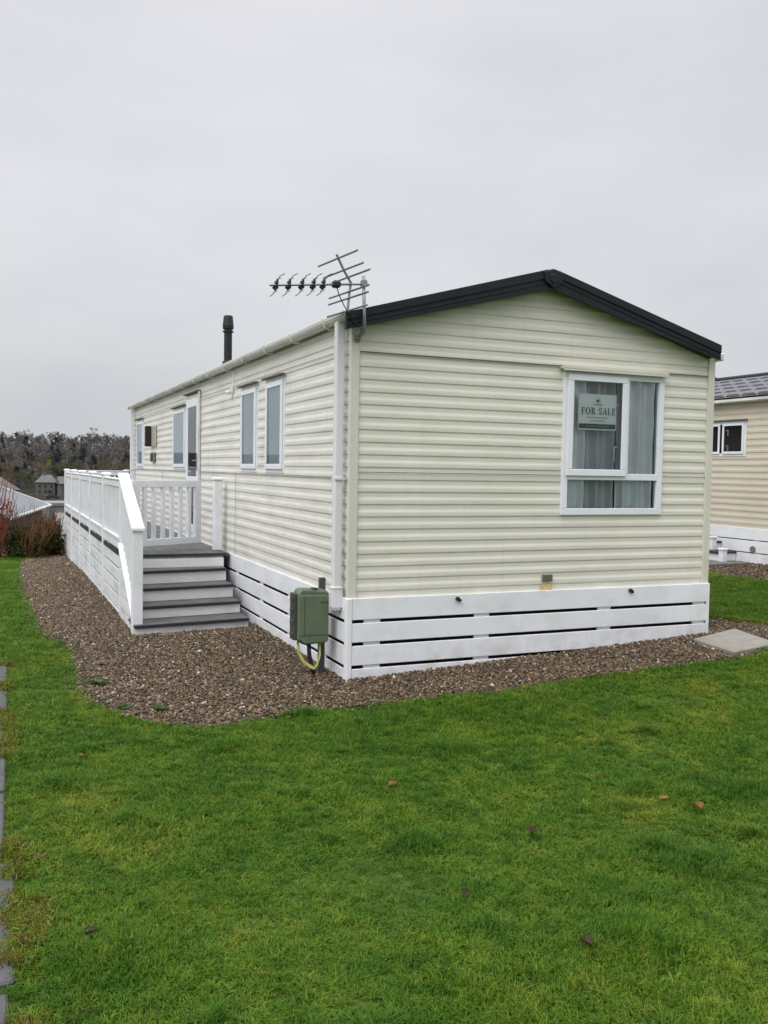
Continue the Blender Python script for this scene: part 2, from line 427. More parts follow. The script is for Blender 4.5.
w = MB(); w.prism([(0.03, CL - .01, ZS - .03), (CW - .03, CL - .01, ZS - .03), (CW - .03, CL - .01, ZE), (XR, CL - .01, ZR), (0.03, CL - .01, ZE)], (0, .012, 0)); w.build('end_wall', M['clad'], car)
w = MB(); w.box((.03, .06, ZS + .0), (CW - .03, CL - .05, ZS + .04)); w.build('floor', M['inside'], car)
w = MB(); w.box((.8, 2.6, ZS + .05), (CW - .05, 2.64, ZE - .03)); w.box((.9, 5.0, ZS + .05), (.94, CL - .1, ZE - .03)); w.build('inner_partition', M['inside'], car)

# horizontal lap joints and one upright joint in the cladding
j = MB()
for z in (2.477, 1.578): 
    if z > 1: j.box((.06, .0085, z), ((GW[0] - .02) if z < 2 else CW - .05, .016, z + .005), on_gable)
j.box((GW[1] + .03, .0085, 1.578), (CW - .05, .013, 1.583), on_gable)
j.build('panel_joint', M['seam'], end_wall)
j = MB()
for y in (3.52, 8.4): j.box((y, .0125, ZS), (y + .004, .015, 1.54), on_side)
for z in (1.535, 2.50): j.box((.2, .0125, z), (CL - .1, .0145, z + .004), on_side)
j.build('panel_joint', M['seam'], side_wall)

# corner trims
for (x, y, sx) in ((0, 0, 1), (CW, 0, -1)):
    t = MB()
    xa, xb = (x - .018, x + .055) if sx > 0 else (x - .055, x + .018)
    t.box((xa, -.02, ZS - .02), (xb, -.001, ZE + .03))
    if sx > 0: t.box((-.018, .0005, ZS - .02), (-.001, .016, ZE + .03))
    t.build('corner_trim', M['trim'], car, .004)
t = MB(); t.box((-.02, CL - .06, ZS), (-.001, CL + .01, ZE)); t.build('corner_trim', M['trim'], car, .004)

# roof: two slopes, ridge, overhanging the end walls
EX0, EX1 = -.085, 3.405
def roof_z(x): return 2.715 + (3.205 - 2.715) * ((x - EX0) / (XR - EX0) if x <= XR else (EX1 - x) / (EX1 - XR))
r = MB()
for xa, xb in ((EX0, XR), (XR, EX1)):
    if xa == EX0: xa = -.008
    if xb == EX1: xb = CW - .03
    r.prism([(xa, -.09, roof_z(xa)), (xb, -.09, roof_z(xb)), (xb, -.09, roof_z(xb) - .04), (xa, -.09, roof_z(xa) - .04)], (0, CL + .18, 0))
roof = r.build('roof', M['roof'], car)
f = MB()
for y0, y1 in ((-.125, -.091), (CL + .091, CL + .125)):
    for xa, xb in ((EX0 - .012 if y0 < 1 else .0, XR), (XR, EX1 + .012)):
        za, zb = roof_z(max(EX0, min(EX1, xa))), roof_z(max(EX0, min(EX1, xb)))
        lo = lambda x: .098 + .042 * (1 - abs(x - XR) / 1.8)
        f.prism([(xa, y0, za + .022), (xb, y0, zb + .022), (xb, y0, zb - lo(xb)), (xa, y0, za - lo(xa))], (0, y1 - y0, 0))
fas = f.build('fascia', M['fascia'], car); fas['label'] = 'black gable fascia board'
f = MB()
for xa, xb in ((EX0 - .012, XR - .05), (XR + .05, EX1 + .012)):     # raised rib along the fascia face
    za, zb = roof_z(max(EX0, min(EX1, xa))), roof_z(max(EX0, min(EX1, xb)))
    f.prism([(xa, -.135, za + .026), (xb, -.135, zb + .026), (xb, -.135, zb - .045), (xa, -.135, za - .035)], (0, .011, 0))
    f.prism([(xa, -.13, za - .060), (xb, -.13, zb - .075), (xb, -.13, zb - .088), (xa, -.13, za - .072)], (0, .006, 0))
f.build('fascia_rib', M['fascia'], fas, .004)
f = MB()
hexp = [(-.095, -.012), (0, .018), (.095, -.012), (.08, -.09), (0, -.135), (-.08, -.09)]
f.prism([(XR + a, -.15, 3.205 + b) for a, b in hexp], (0, .024, 0))
f.prism([(XR + a * .55, -.158, 3.175 + b * .55) for a, b in hexp], (0, .011, 0))
f.build('ridge_cap', M['fascia'], fas, .006)
f = MB()                                                            # soffit strips under the overhang
for xa, xb in ((0.0, XR), (XR, EX1 - .03)):
    f.prism([(xa, -.09, roof_z(xa) - .07), (xb, -.09, roof_z(xb) - .09), (xb, -.09, roof_z(xb) - .08), (xa, -.09, roof_z(xa) - .06)], (0, .085, 0))
f.build('soffit', M['fascia'], car)

# gutter on the long wall
def gutter(x, y0, y1, z, side=-1):
    gm = MB(); prof = []
    for k in range(9):
        a = math.pi * k / 8; prof.append((x + side * (.05 - .05 * math.cos(a)), z - .058 * math.sin(a)))
    outer = prof; inner = [(px + (x + side * .05 - px) * .08, pz + .005) for px, pz in prof]
    ring = [(a, y0, b) for a, b in outer] + [(a, y0, b) for a, b in inner[::-1]]
    gm.prism(ring, (0, y1 - y0, 0))
    gm.prism([(a, y0 - .004, b) for a, b in outer], (0, .003, 0)); gm.prism([(a, y1 + .001, b) for a, b in outer], (0, .003, 0))
    return gm
gut = gutter(-.012, -.10, CL + .10, 2.752).build('gutter', M['gutter'], car, smooth=False)
gb = MB()
for k in range(14):
    y = .35 + k * .86
    gb.tube([(-.012, y, 2.715), (-.03, y, 2.688), (-.062, y, 2.678), (-.095, y, 2.695), (-.118, y, 2.752)], .009, 4)
gb.build('gutter_bracket', M['gutter'], gut)
fb = MB(); fb.box((-.011, .0, ZE + .04), (-.001, CL, 2.71)); fb.build('eaves_board', M['gutter'], car)
ev = MB(); ev.box((CW + .001, -.05, 2.62), (CW + .09, CL + .05, 2.69)); ev.build('gutter', M['gutter'], car, .01)

# downpipes
for (xa, xb, ya, yb, zb) in ((-.100, -.036, .058, .122, .53), (-.10, -.03, CL - .34, CL - .27, -.1)):
    d = MB(); d.box((xa, ya, zb), (xb, yb, 2.70)); dp = d.build('downpipe', M['pipe'], car, .006)
    d = MB(); d.box((xa - .008, ya - .008, .55 if zb > 0 else .2), (xb + .008, yb + .008, .70 if zb > 0 else .3)); d.box((xa - .012, ya - .012, .695), (xb + .012, yb + .012, .71))
    d.build('pipe_socket', M['pipe'], dp, .004)
    d = MB(); d.box((xa - .003, ya - .012, 1.52), (xb + .02, yb + .012, 1.535)); d.build('pipe_clip', M['pipe'], dp)

# windows ---------------------------------------------------------------
def ring(mb, u0, u1, z0, z1, wd, n0, n1, mp):
    mb.box((u0, n0, z0), (u1, n1, z0 + wd), mp); mb.box((u0, n0, z1 - wd), (u1, n1, z1), mp)
    mb.box((u0, n0, z0 + wd + .0004), (u0 + wd, n1, z1 - wd - .0004), mp); mb.box((u1 - wd, n0, z0 + wd + .0004), (u1, n1, z1 - wd - .0004), mp)
def pane(u0, u1, z0, z1, n, mp, par):
    p = MB(); f = p.face([mp(u0, n, z0), mp(u1, n, z0), mp(u1, n, z1), mp(u0, n, z1)]); f.normal_update()
    if f.normal.dot(Vector(mp(0, 1, 0)) - Vector(mp(0, 0, 0))) < 0: f.normal_flip()
    return p.build('pane', M['glass'], par, recalc=False)

# end window with opening sash, fixed light and low light
a, b, z0, z1 = GW
win = MB(); ring(win, a - .012, b + .012, z0 - .012, z1 + .005, .055, -.03, .022, on_gable)
mz = 1.572
win.box((a + .044, -.03, mz - .028), (b - .044, .021, mz + .028), on_gable)
um = 2.502
win.box((um - .03, -.03, mz + .0285), (um + .03, .0205, z1 - .051), on_gable)
win = win.build('window', M['white'], car, .003); win['label'] = 'large end window with opening sash and low light'
sash = MB(); ring(sash, a + .02, um - .002, mz + .005, z1 - .022, .056, .023, .042, on_gable); sash = sash.build('sash', M['white'], win, .004)
pane(a + .07, um - .05, mz + .055, z1 - .075, .030, on_gable, sash)
pane(um + .028, b - .04, mz + .026, z1 - .048, -.005, on_gable, win)
pane(a + .042, b - .042, z0 + .042, mz - .026, -.005, on_gable, win)
h = MB()
for zz in (2.16, 1.80):
    h.box((um - .10, -.03, zz - .10), (um - .085, -.012, zz + .02), on_gable); h.box((um - .10, -.03, zz + .018), (um - .055, -.012, zz + .035), on_gable)
h.build('handle', M['white'], sash, .003)
hd = MB(); hd.box((a - .05, .013, z1 + .012), (b + .016, .07, z1 + .032), on_gable); hd.box((a - .05, .06, z1 - .004), (b + .016, .070, z1 + .0115), on_gable); hd.build('drip_hood', M['trim'], win, .003)

def side_window(ya, yb, z0, z1, mp, par, split=None, sw=.047):
    m = MB(); ring(m, ya - .008, yb + .008, z0 - .012, z1 + .008, .045, -.03, .013, mp)
    wn = m.build('window', M['white'], par, .003)
    us = [ya, yb] if split is None else [ya, split, yb]
    for p, q in zip(us, us[1:]):
        m = MB(); ring(m, p + .024, q - .024, z0 + .022, z1 - .024, sw + .004, .014, .030, mp); sh = m.build('sash', M['white'], wn, .004)
        pane(p + .02 + sw, q - .02 - sw, z0 + .02 + sw, z1 - .02 - sw, .022, mp, sh)
    m = MB(); m.box((ya - .03, .013, z1 + .014), (yb + .03, .055, z1 + .030), mp); m.build('drip_hood', M['seam'], wn)  # hood coloured dark to paint the shade line above the window
    return wn
for ya, yb in SIDE_WINS: side_window(ya, yb, SZ0, SZ1, on_side, car)

# door with a tall glazed light
da, db, dz0, dz1 = DOOR
m = MB(); ring(m, da - .02, db + .02, dz0 - .01, dz1 + .02, .05, -.03, .016, on_side); dr = m.build('door', M['white'], car, .004); dr['label'] = 'white glazed entrance door'
m = MB(); ring(m, da + .03, db - .03, dz0 + .045, dz1 - .035, .115, .0165, .030, on_side)
m.box((da + .146, .0165, 1.41), (db - .146, .0295, 1.47), on_side); lf = m.build('door_leaf', M['white'], dr, .004)
pane(da + .142, db - .142, 1.465, dz1 - .146, .023, on_side, lf); pane(da + .142, db - .142, dz0 + .156, 1.412, .023, on_side, lf)
m = MB(); m.box((da + .06, .031, 1.55), (da + .10, .04, 1.78), on_side); m.tube([on_side(da + .08, .035, 1.68), on_side(da + .08, .075, 1.68), on_side(da + .17, .075, 1.68)], .009, 6); m.build('handle', M['steel'], lf)
m = MB(); m.box((da - .05, .013, dz1 + .03), (db + .05, .06, dz1 + .048), on_side); m.build('drip_hood', M['seam'], dr)  # dark hood colour stands in for shade over the door
m = MB(); m.box((da - .05, .02, dz0 - .03), (da - .025, .045, dz1 + .03), on_side); m.build('door_trim', M['gutter'], dr)

# outside lamps, sensor and small fittings on the long wall
lm = MB(); lm.box((9.02, .013, 1.93), (9.55, .03, 2.28), on_side); lamp = lm.build('wall_lamp', M['lampglass'], car, .004)
lm = MB(); lm.box((9.46, .031, 1.93), (9.56, .13, 2.28), on_side); lm.build('lamp_housing', M['blackplastic'], lamp, .01)
lm = MB(); lm.box((9.12, .013, 1.67), (9.45, .05, 1.83), on_side); sk = lm.build('outdoor_socket', M['grey'], car, .008)
lm = MB(); lm.box((9.18, .051, 1.69), (9.40, .06, 1.80), on_side); lm.build('socket_flap', M['blackplastic'], sk, .004)
lm = MB(); lm.lathe((-.0, 0, 0), [(.0, 0), (.028, 0), (.034, -.02), (.024, -.045), (.01, -.05)], 12)
for v in lm.bm.verts: v.co = v.co + Vector((-.055, 3.72, 2.46))
lm.box((3.69, .013, 2.42), (3.75, .03, 2.50), on_side); sens = lm.build('motion_sensor', M['white'], car)
lm = MB(); lm.tube([(-.02, 3.66, 2.44), (-.02, 3.66, 2.66)], .006, 6); lm.build('conduit', M['white'], sens)
v = MB(); v.box((1.700, .012, .702), (1.797, .022, .758), on_gable)
for k in range(4): v.box((1.71, .0225, .710 + k * .012), (1.787, .026, .716 + k * .012), on_gable)
v.build('vent', M['grey'], car)
v = MB(); v.box((1.690, .012, .628), (1.800, .0135, .678), on_gable); v.build('warning_sticker', M['orange'], car)

# flue
fl = MB(); FX, FY = .47, 6.0
fl.lathe((FX, FY, 0), [(.066, 2.82), (.066, 3.01), (.074, 3.015), (.074, 3.045), (.055, 3.06), (.055, 3.445), (.075, 3.447), (.075, 3.462), (.056, 3.464), (.056, 3.486), (.073, 3.49), (.076, 3.53), (.062, 3.66), (.052, 3.672), (0.01, 3.674)], 20)
flo = fl.build('flue', M['flue'], car, smooth=False); flo['label'] = 'black flue pipe with cowl'

# skirting round the caravan -------------------------------------------
BOARDS = [(.467, .630), (.296, .440), (.121, .269), (-.12, .094)]
sk = MB()
for z0, z1 in BOARDS:
    sk.box((.018, -.040, z0), (CW - .008, -.020, z1))
    sk.box((-.030, .012, z0), (-.0145, CL - .1, z1))
    sk.box((CW - .008, -.0, z0), (CW + .008, CL, z1))
skirt = sk.build('skirting', M['whitedeck'], car, .003); skirt['label'] = 'white horizontal skirting boards with dark gaps'
cp = MB(); cp.box((-.030, -.046, -.15), (.016, -.018, .632)); cp.box((-.030, -.0175, -.15), (-.0125, .010, .632)); cp.build('corner_post', M['whitedeck'], skirt, .006)
cp = MB(); cp.box((CW - .02, -.044, -.05), (CW + .014, -.0405, .632)); cp.box((CW - .007, -.0400, -.05), (CW + .016, .05, .632)); cp.build('corner_post', M['whitedeck'], skirt, .004)
st = MB()                                                    # uprights behind the boards
for x in (.20, 1.15, 2.34, 3.37): st.box((x - .08, -.0185, -.1), (x + .055, -.004, .62))
for y in (.5, 1.45, 2.4, 3.4, 4.4): st.box((-.0125, y - .05, -.1), (-.001, y + .06, .60))
st.build('skirting_upright', M['whitedirty'], skirt)
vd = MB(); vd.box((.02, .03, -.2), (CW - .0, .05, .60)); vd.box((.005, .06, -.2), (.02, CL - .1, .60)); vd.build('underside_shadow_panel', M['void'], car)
kn = MB()
for x, z in ((.90, .596), (2.574, .600), (.92, .052)):
    kn.tube([(x, -.041, z), (x, -.065, z)], .016, 10); kn.tube([(x + .02, -.060, z - .012), (x + .02, -.042, z - .012)], .012, 8)
kn.build('skirting_knob', M['blackplastic'], skirt)

# ------------------------------------------------------------------ curtains behind the glass
def drape(name, u0, u1, z0, z1, n, mp, mat, label, folds, amp, group=None, seed=1):
    rr = random.Random(seed); mb = MB(); cols = []
    K = folds * 8
    for k in range(K + 1):
        t = k / K; u = u0 + (u1 - u0) * t
        ph = 2 * math.pi * folds * t
        nn = n - amp * (.6 * math.sin(ph) + .4 * math.sin(ph * .53 + seed))
        cols.append([mb.bm.verts.new(mp(u + .006 * math.sin(3 * s + ph * .3), nn - .01 * s / 6 * math.sin(ph), z0 + (z1 - z0) * s / 6)) for s in range(7)])
    for p, q in zip(cols, cols[1:]):
        for s in range(6): mb.bm.faces.new((p[s], q[s], q[s + 1], p[s + 1]))
    base = mp((u0 + u1) / 2, n, z0)
    return tag(mb.build(name, mat, smooth=True, base=base), label, 'curtain', group)
drape('curtain', 1.87, 2.125, 1.24, 2.42, -.052, on_gable, M['curtain'], 'pale curtain gathered at left edge of the large end window', 3, .032, 'curtains in the end window', 2)
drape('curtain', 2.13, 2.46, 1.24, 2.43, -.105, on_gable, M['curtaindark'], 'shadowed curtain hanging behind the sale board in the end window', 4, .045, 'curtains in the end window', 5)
drape('curtain', 2.47, 2.835, 1.24, 2.42, -.058, on_gable, M['curtain'], 'pale curtain behind the right fixed pane of the end window', 5, .040, 'curtains in the end window', 8)
for (ya, yb), lb in zip(SIDE_WINS, ('net curtain behind the narrow long wall window nearest the gable', 'net curtain behind the narrow long wall window second from the gable',
                                    'net curtain behind the window just left of the entrance door', 'net curtain behind the farthest window of the long wall')):
    drape('net_curtain', ya + .042, yb - .042, SZ0 + .036, SZ1 - .04, .004, on_side, M['net'], lb, 9, .006, 'net curtains along the side wall', int(ya * 7))

# ------------------------------------------------------------------ for sale board
sg = thing('sale_board', 'white for sale board with green bottom band in end window', 'sign', (2.2, .03, 1.967))
SU0, SU1, SB0, SB1 = 2.006, 2.392, 1.962, 2.262
q = MB(); q.box((SU0, 0.0180, SB0), (SU1, 0.0240, SB1), on_gable); q.build('board', M['signboard'], sg)
q = MB(); q.box((SU0 + .008, 0.0242, SB0 + .012), (SU1 - .008, 0.0255, SB0 + .052), on_gable); q.build('green_band', M['signgreen'], sg)
def glyph(mb, x, z, h, ch):
    """serif capitals drawn as strokes; returns advance"""
    t, s = h * .20, h * .075
    P = lambda pts: mb.face([on_gable(x + a * h, 0.0260, z + b * h) for a, b in pts])
    rect = lambda a, b, c, d: P([(a, b), (c, b), (c, d), (a, d)])
    T, Sx = .17, .07
    def stem(a, lo=0, hi=1): rect(a, lo, a + T, hi)
    def serif(a, b, zz): rect(a, zz, b, zz + Sx)
    def arc(cx, cz, rx, rz, t0, t1, w0, w1, n=14):
        for i in range(n):
            pts = []
            for tt in (t0 + (t1 - t0) * i / n, t0 + (t1 - t0) * (i + 1) / n):
                w = w0 + (w1 - w0) * abs(math.cos(tt)); pts.append((tt, w))
            (ta, wa), (tb, wb) = pts
            P([(cx + rx * math.cos(ta), cz + rz * math.sin(ta)), (cx + rx * math.cos(tb), cz + rz * math.sin(tb)),
               (cx + (rx - wb) * math.cos(tb), cz + (rz - wb) * math.sin(tb)), (cx + (rx - wa) * math.cos(ta), cz + (rz - wa) * math.sin(ta))])
    if ch == 'F':
        stem(.08); serif(0, .34, 0); rect(.0, .93, .6, 1); rect(.54, .74, .6, .93); rect(.25, .5, .48, .57); rect(.43, .42, .48, .66); return .68
    if ch == 'O':
        arc(.42, .5, .42, .52, 0, 2 * math.pi, .06, .18, 24); return .92
    if ch == 'R':
        stem(.08); serif(0, .33, 0); serif(0, .25, .93); arc(.3, .75, .3, .25, -math.pi / 2, math.pi / 2, .07, .16, 12); rect(.25, .5, .3, .57); rect(.25, .93, .3, 1)
        P([(.26, .5), (.44, .5), (.78, .0), (.58, .0)]); rect(.55, 0, .82, Sx); return .84
    if ch == 'S':
        arc(.3, .74, .26, .27, .25, math.pi * 1.5, .08, .15, 14); arc(.3, .26, .28, .28, -math.pi + .3, math.pi / 2, .08, .16, 14); rect(.50, .70, .55, .95); rect(.02, .05, .07, .32); return .66
    if ch == 'A':
        P([(.05, 0), (.12, 0), (.42, .9), (.40, 1)]); P([(.55, 0), (.74, 0), (.46, 1), (.38, 1)]); rect(.2, .3, .6, .37); serif(-.02, .22, 0); serif(.48, .82, 0); return .84
    if ch == 'L':
        stem(.08); serif(0, .34, .93); rect(0, 0, .6, .07); rect(.54, .07, .6, .28); return .68
    if ch == 'E':
        stem(.08); rect(0, 0, .6, .07); rect(0, .93, .58, 1); rect(.52, .75, .58, .93); rect(.54, .07, .6, .27); rect(.25, .49, .46, .56); rect(.41, .4, .46, .65); return .66
    return .36
x = SU0 + .030; h = .057
for word in ('FOR', 'SALE'):
    q = MB()
    for ch in word: x += glyph(q, x, 2.092, h, ch) * h + .0035
    x += .36 * h + .0035
    q.build('lettering', M['signgreen'], sg, recalc=False)['label'] = 'the word %s in dark serif capitals' % word
rr = random.Random(4)
for zz, a, b, hh in ((2.062, 2.10, 2.30, .008), (2.036, 2.13, 2.28, .007), (2.170, 2.155, 2.25, .009)):
    u = a; q = MB()
    while u < b:
        wd = rr.uniform(.006, .022); q.box((u, 0.0255, zz), (min(u + wd, b), 0.0260, zz + hh), on_gable); u += wd + .005
    q.build('small_print', M['signgrey'], sg)
q = MB(); u = 2.08
while u < 2.32:
    wd = rr.uniform(.008, .02); q.box((u, 0.0260, SB0 + .028), (u + wd, 0.0265, SB0 + .036), on_gable); u += wd + .006
q.build('small_print', M['signgrey'], sg)
q = MB(); c0 = 2.20                                  # little crest: crown of three lobes over a stem
for ang in range(0, 181, 30):
    aa = R(ang); q.face([on_gable(c0 + du, 0.0260, 2.205 + dz) for du, dz in ((-.004 * math.sin(aa), .004 * math.cos(aa)), (.024 * math.cos(aa) + .003, .024 * math.sin(aa) - .003), (.027 * math.cos(aa), .027 * math.sin(aa)), (.004 * math.sin(aa), -.004 * math.cos(aa)))])
q.box((c0 - .003, 0.0255, 2.192), (c0 + .003, 0.0260, 2.207), on_gable); q.box((c0 - .012, 0.0255, 2.188), (c0 + .012, 0.0260, 2.192), on_gable)
q.build('crest', M['signgreen'], sg, recalc=False)

# ------------------------------------------------------------------ television aerial
ae = thing('television_aerial', 'grey television aerial with black directors clamped to the gable corner', 'aerial', (.03, -.10, 2.60))
q = MB(); AY = -.17
q.tube([(.030, -.035, 2.585), (.036, -.09, 2.585), (.034, -.14, 2.60), (.028, AY, 2.64), (.024, AY, 2.74), (.014, AY, 3.0)], .0125, 8); q.build('mast', M['steel'], ae, smooth=True)
q = MB(); q.box((.0, -.033, 2.545), (.055, -.021, 2.625)); q.box((.012, -.06, 2.56), (.05, -.0335, 2.60)); q.build('wall_bracket', M['steel'], ae, .003)
q = MB(); BA, BB = Vector((.05, AY, 2.945)), Vector((-.685, AY, 2.868))
q.tube([BA, BB], .009, 6); boom = q.build('boom', M['steel'], ae)
q = MB(); q.box((-.004, AY - .03, 2.925), (.034, AY + .02, 2.968)); q.build('clamp', M['steel'], boom, .003)
rc = [(-.186, 3.105), (-.142, 3.025), (-.092, 2.985), (-.097, 2.877), (-.102, 2.829), (-.110, 2.738)]
q = MB()
q.tube([(-.196, AY, 3.132), (-.135, AY, 3.02), (-.080, AY, 2.938)], .009, 6); q.tube([(-.080, AY + .012, 2.935), (-.088, AY + .012, 2.88), (-.102, AY + .012, 2.73)], .009, 6); q.build('reflector_frame', M['steel'], ae)
for i, (x, z) in enumerate(rc):
    q = MB(); q.tube([(x + .039, AY - .29, z), (x - .040, AY + .31, z)], .0072, 6); q.build('reflector_rod', M['steel'], ae)
q = MB(); q.box((-.225, AY - .03, 2.895), (-.165, AY + .03, 2.945)); q.build('junction_box', M['blackplastic'], ae, .012)
q = MB(); q.tube([(-.19, AY, 2.90), (-.175, AY - .01, 2.84), (-.14, AY - .02, 2.77), (-.10, AY - .01, 2.72), (-.05, -.13, 2.68), (.02, -.14, 2.62), (.03, -.06, 2.58)], .004, 5); q.build('cable', M['blackplastic'], ae)
for i, t in enumerate((.935, .81, .68, .565, .465)):
    c = BA.lerp(BB, t); q = MB()
    for sy in (-1, 1):
        for sz in (-1, 1):
            q.prism([c + Vector((-.006, 0, 0)), c + Vector((-.006, sy * .034, sz * .008)), c + Vector((-.006, sy * .030, sz * .030)), c + Vector((-.006, sy * .006, sz * .028))], (.012, 0, 0))
    q.prism([c + Vector((-.004, -.004, -.040)), c + Vector((-.030, -.004, -.022)), c + Vector((.006, -.004, .046)), c + Vector((.014, -.004, .000))], (0, .012, 0))
    d = q.build('director', M['blackplastic'], ae)
    q = MB()
    for sy, sz, bx in ((-1, 1, .03), (1, 1, .045), (-1, -1, -.035), (1, -1, -.02)):
        q.tube([c + Vector((0, sy * .02, sz * .02)), c + Vector((bx * .3, sy * .05, sz * .052)), c + Vector((bx * 1.25, sy * .078, sz * .068))], .0035, 5)
    q.build('director_rod', M['steel'], d)

# ------------------------------------------------------------------ electricity cabinet
mtr = thing('electricity_cabinet', 'green plastic electricity cabinet on a stake beside white skirting', 'meter box', (-.2, .2, 0))
q = MB()
front = [(-.352, .655), (-.325, .690), (-.13, .676), (-.103, .662), (-.100, .29), (-.115, .272), (-.30, .262), (-.352, .30)]
q.prism([(x, .145, z) for x, z in front], (0, .13, 0)); body = q.build('cabinet', M['boxgreen'], mtr, .014)
q = MB(); q.prism([(-.345, .132, .645), (-.14, .132, .64), (-.108, .132, .63), (-.106, .132, .295), (-.12, .132, .28), (-.30, .132, .275), (-.345, .132, .31)], (0, .0125, 0)); q.build('cabinet_door', M['boxgreen'], body, .006)
q = MB(); q.box((-.376, .16, .30), (-.353, .268, .655))
for k in range(4): q.box((-.384, .17, .33 + k * .09), (-.3765, .25, .36 + k * .09))
q.build('hinge_strip', M['boxdark'], body, .004)
q = MB(); q.box((-.175, .128, .585), (-.115, .1315, .592)); q.box((-.235, .15, .685), (-.19, .2, .694)); q.build('latch', M['boxdark'], body)
q = MB(); q.box((-.342, .1305, .335), (-.114, .1316, .341)); q.box((-.303, .1305, .345), (-.299, .1316, .63)); q.build('lid_seam', M['boxdark'], body)
q = MB(); q.box((-.135, .277, -.1), (-.085, .31, .755)); q.build('stake', M['post'], mtr, .003)
q = MB(); q.tube([(-.24, .21, .27), (-.235, .21, .18), (-.215, .21, .08), (-.17, .22, -.03)], .017, 8); q.build('supply_cable', M['blackplastic'], mtr, smooth=True)
q = MB(); q.tube([(-.33, .21, .28), (-.325, .20, .20), (-.29, .19, .125), (-.24, .18, .085), (-.21, .17, .07), (-.185, .17, .095), (-.16, .18, .17), (-.155, .2, .27)], .009, 8)
q.tube([(-.325, .22, .28), (-.318, .21, .205), (-.28, .2, .13), (-.235, .19, .095), (-.205, .18, .082)], .0075, 8); q.build('earth_cable', M['earthcable'], mtr, smooth=True)

# ------------------------------------------------------------------ veranda
DZ = .64; DX = -1.25; DY0, DY1 = 3.66, 12.40
ver = thing('veranda', 'white plastic veranda deck with balustrade running along the caravan side', 'veranda', (-.6, 8, 0))
q = MB(); nb = 9; bw = 1.12 / nb
for k in range(nb): q.box((-1.16 + k * bw, DY0, DZ - .03), (-1.16 + (k + 1) * bw - .005, DY1, DZ)); 
q.build('deck_floor', M['tread'], ver, .002)
q = MB(); q.box((-1.16, DY0 - .035, DZ - .030), (-.09, DY0 - .001, DZ + .003)); q.build('deck_nosing', M['nosing'], ver, .004)
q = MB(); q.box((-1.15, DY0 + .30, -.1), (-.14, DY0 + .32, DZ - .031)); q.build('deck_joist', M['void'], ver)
q = MB(); q.box((DX + .012, 3.65, .625), (DX + .03, DY1, .672)); q.build('deck_edge', M['nosing'], ver)
PY = [3.5 + 1.765 * k for k in range(6)]
def post(x, y, z0, z1, par=ver):
    p = MB(); p.box((x, y, z0), (x + .095, y + .095, z1 - .035)); po = p.build('post', M['whitedeck'], par, .006)
    p = MB(); c = [(x - .012, y - .012), (x + .107, y - .012), (x + .107, y + .107), (x - .012, y + .107)]
    d = [(x + .012, y + .012), (x + .083, y + .012), (x + .083, y + .083), (x + .012, y + .083)]
    p.box((x - .012, y - .012, z1 - .0345), (x + .107, y + .107, z1 - .015)); p.hexa([(a, b, z1 - .0148) for a, b in c], [(a, b, z1) for a, b in d]); p.build('post_cap', M['whitedeck'], po, .003)
    return po
for y in PY: post(DX, y, ground_z(DX, y) - .12, 1.515)
for k in range(5):
    ya, yb = PY[k] + .0955, PY[k + 1] - .0005
    p = MB(); p.box((DX + .018, ya, 1.365), (DX + .078, yb, 1.44)); p.box((DX + .005, ya, 1.4405), (DX + .09, yb, 1.458)); p.box((DX + .022, ya, .69), (DX + .074, yb, .800)); p.box((DX + .006, ya, .8005), (DX + .09, yb, .83))
    pan = p.build('balustrade', M['whitedeck'], ver, .004)
    nb = 17
    for i in range(nb):
        y = ya + (yb - ya) * (i + .5) / nb
        p = MB(); p.box((DX + .028, y - .028, .8305), (DX + .066, y + .028, 1.3645)); p.build('baluster', M['whitedeck'], pan)
    p = MB()                                               # boards closing the side under the deck
    gz = ground_z(DX, ya)
    for i, (z0, z1) in enumerate(((.495, .658), (.345, .474), (.195, .324), (.045, .174), (-.14, .024))):
        p.box((DX + .015, ya, z0), (DX + .035, yb, z1))
    p.build('side_boarding', M['whitedirty'], ver, .003)
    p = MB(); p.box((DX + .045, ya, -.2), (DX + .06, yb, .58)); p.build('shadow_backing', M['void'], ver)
    p = MB()
    for y in (ya + .25, yb - .25): p.box((DX + .004, y - .05, .649), (DX + .0115, y + .05, .689))
    p.build('deck_bracket', M['nosing'], ver)
# far end of the veranda
post(-.13, PY[-1], DZ, 1.515)
p = MB(); p.box((DX + .0955, PY[-1] + .018, 1.40), (-.1305, PY[-1] + .078, 1.475)); p.box((DX + .1, PY[-1] + .01, 1.4755), (-.1305, PY[-1] + .085, 1.495)); p.box((DX + .0955, PY[-1] + .02, .75), (-.1305, PY[-1] + .07, .815))
pan = p.build('balustrade', M['whitedeck'], ver, .003)
for i in range(9):
    xx = DX + .0955 + (1.02) * (i + .5) / 9
    p = MB(); p.box((xx - .02, PY[-1] + .028, .8155), (xx + .02, PY[-1] + .066, 1.3995)); p.build('baluster', M['whitedeck'], pan)
rpost = post(-.155, 3.94, DZ + .003, 1.485)

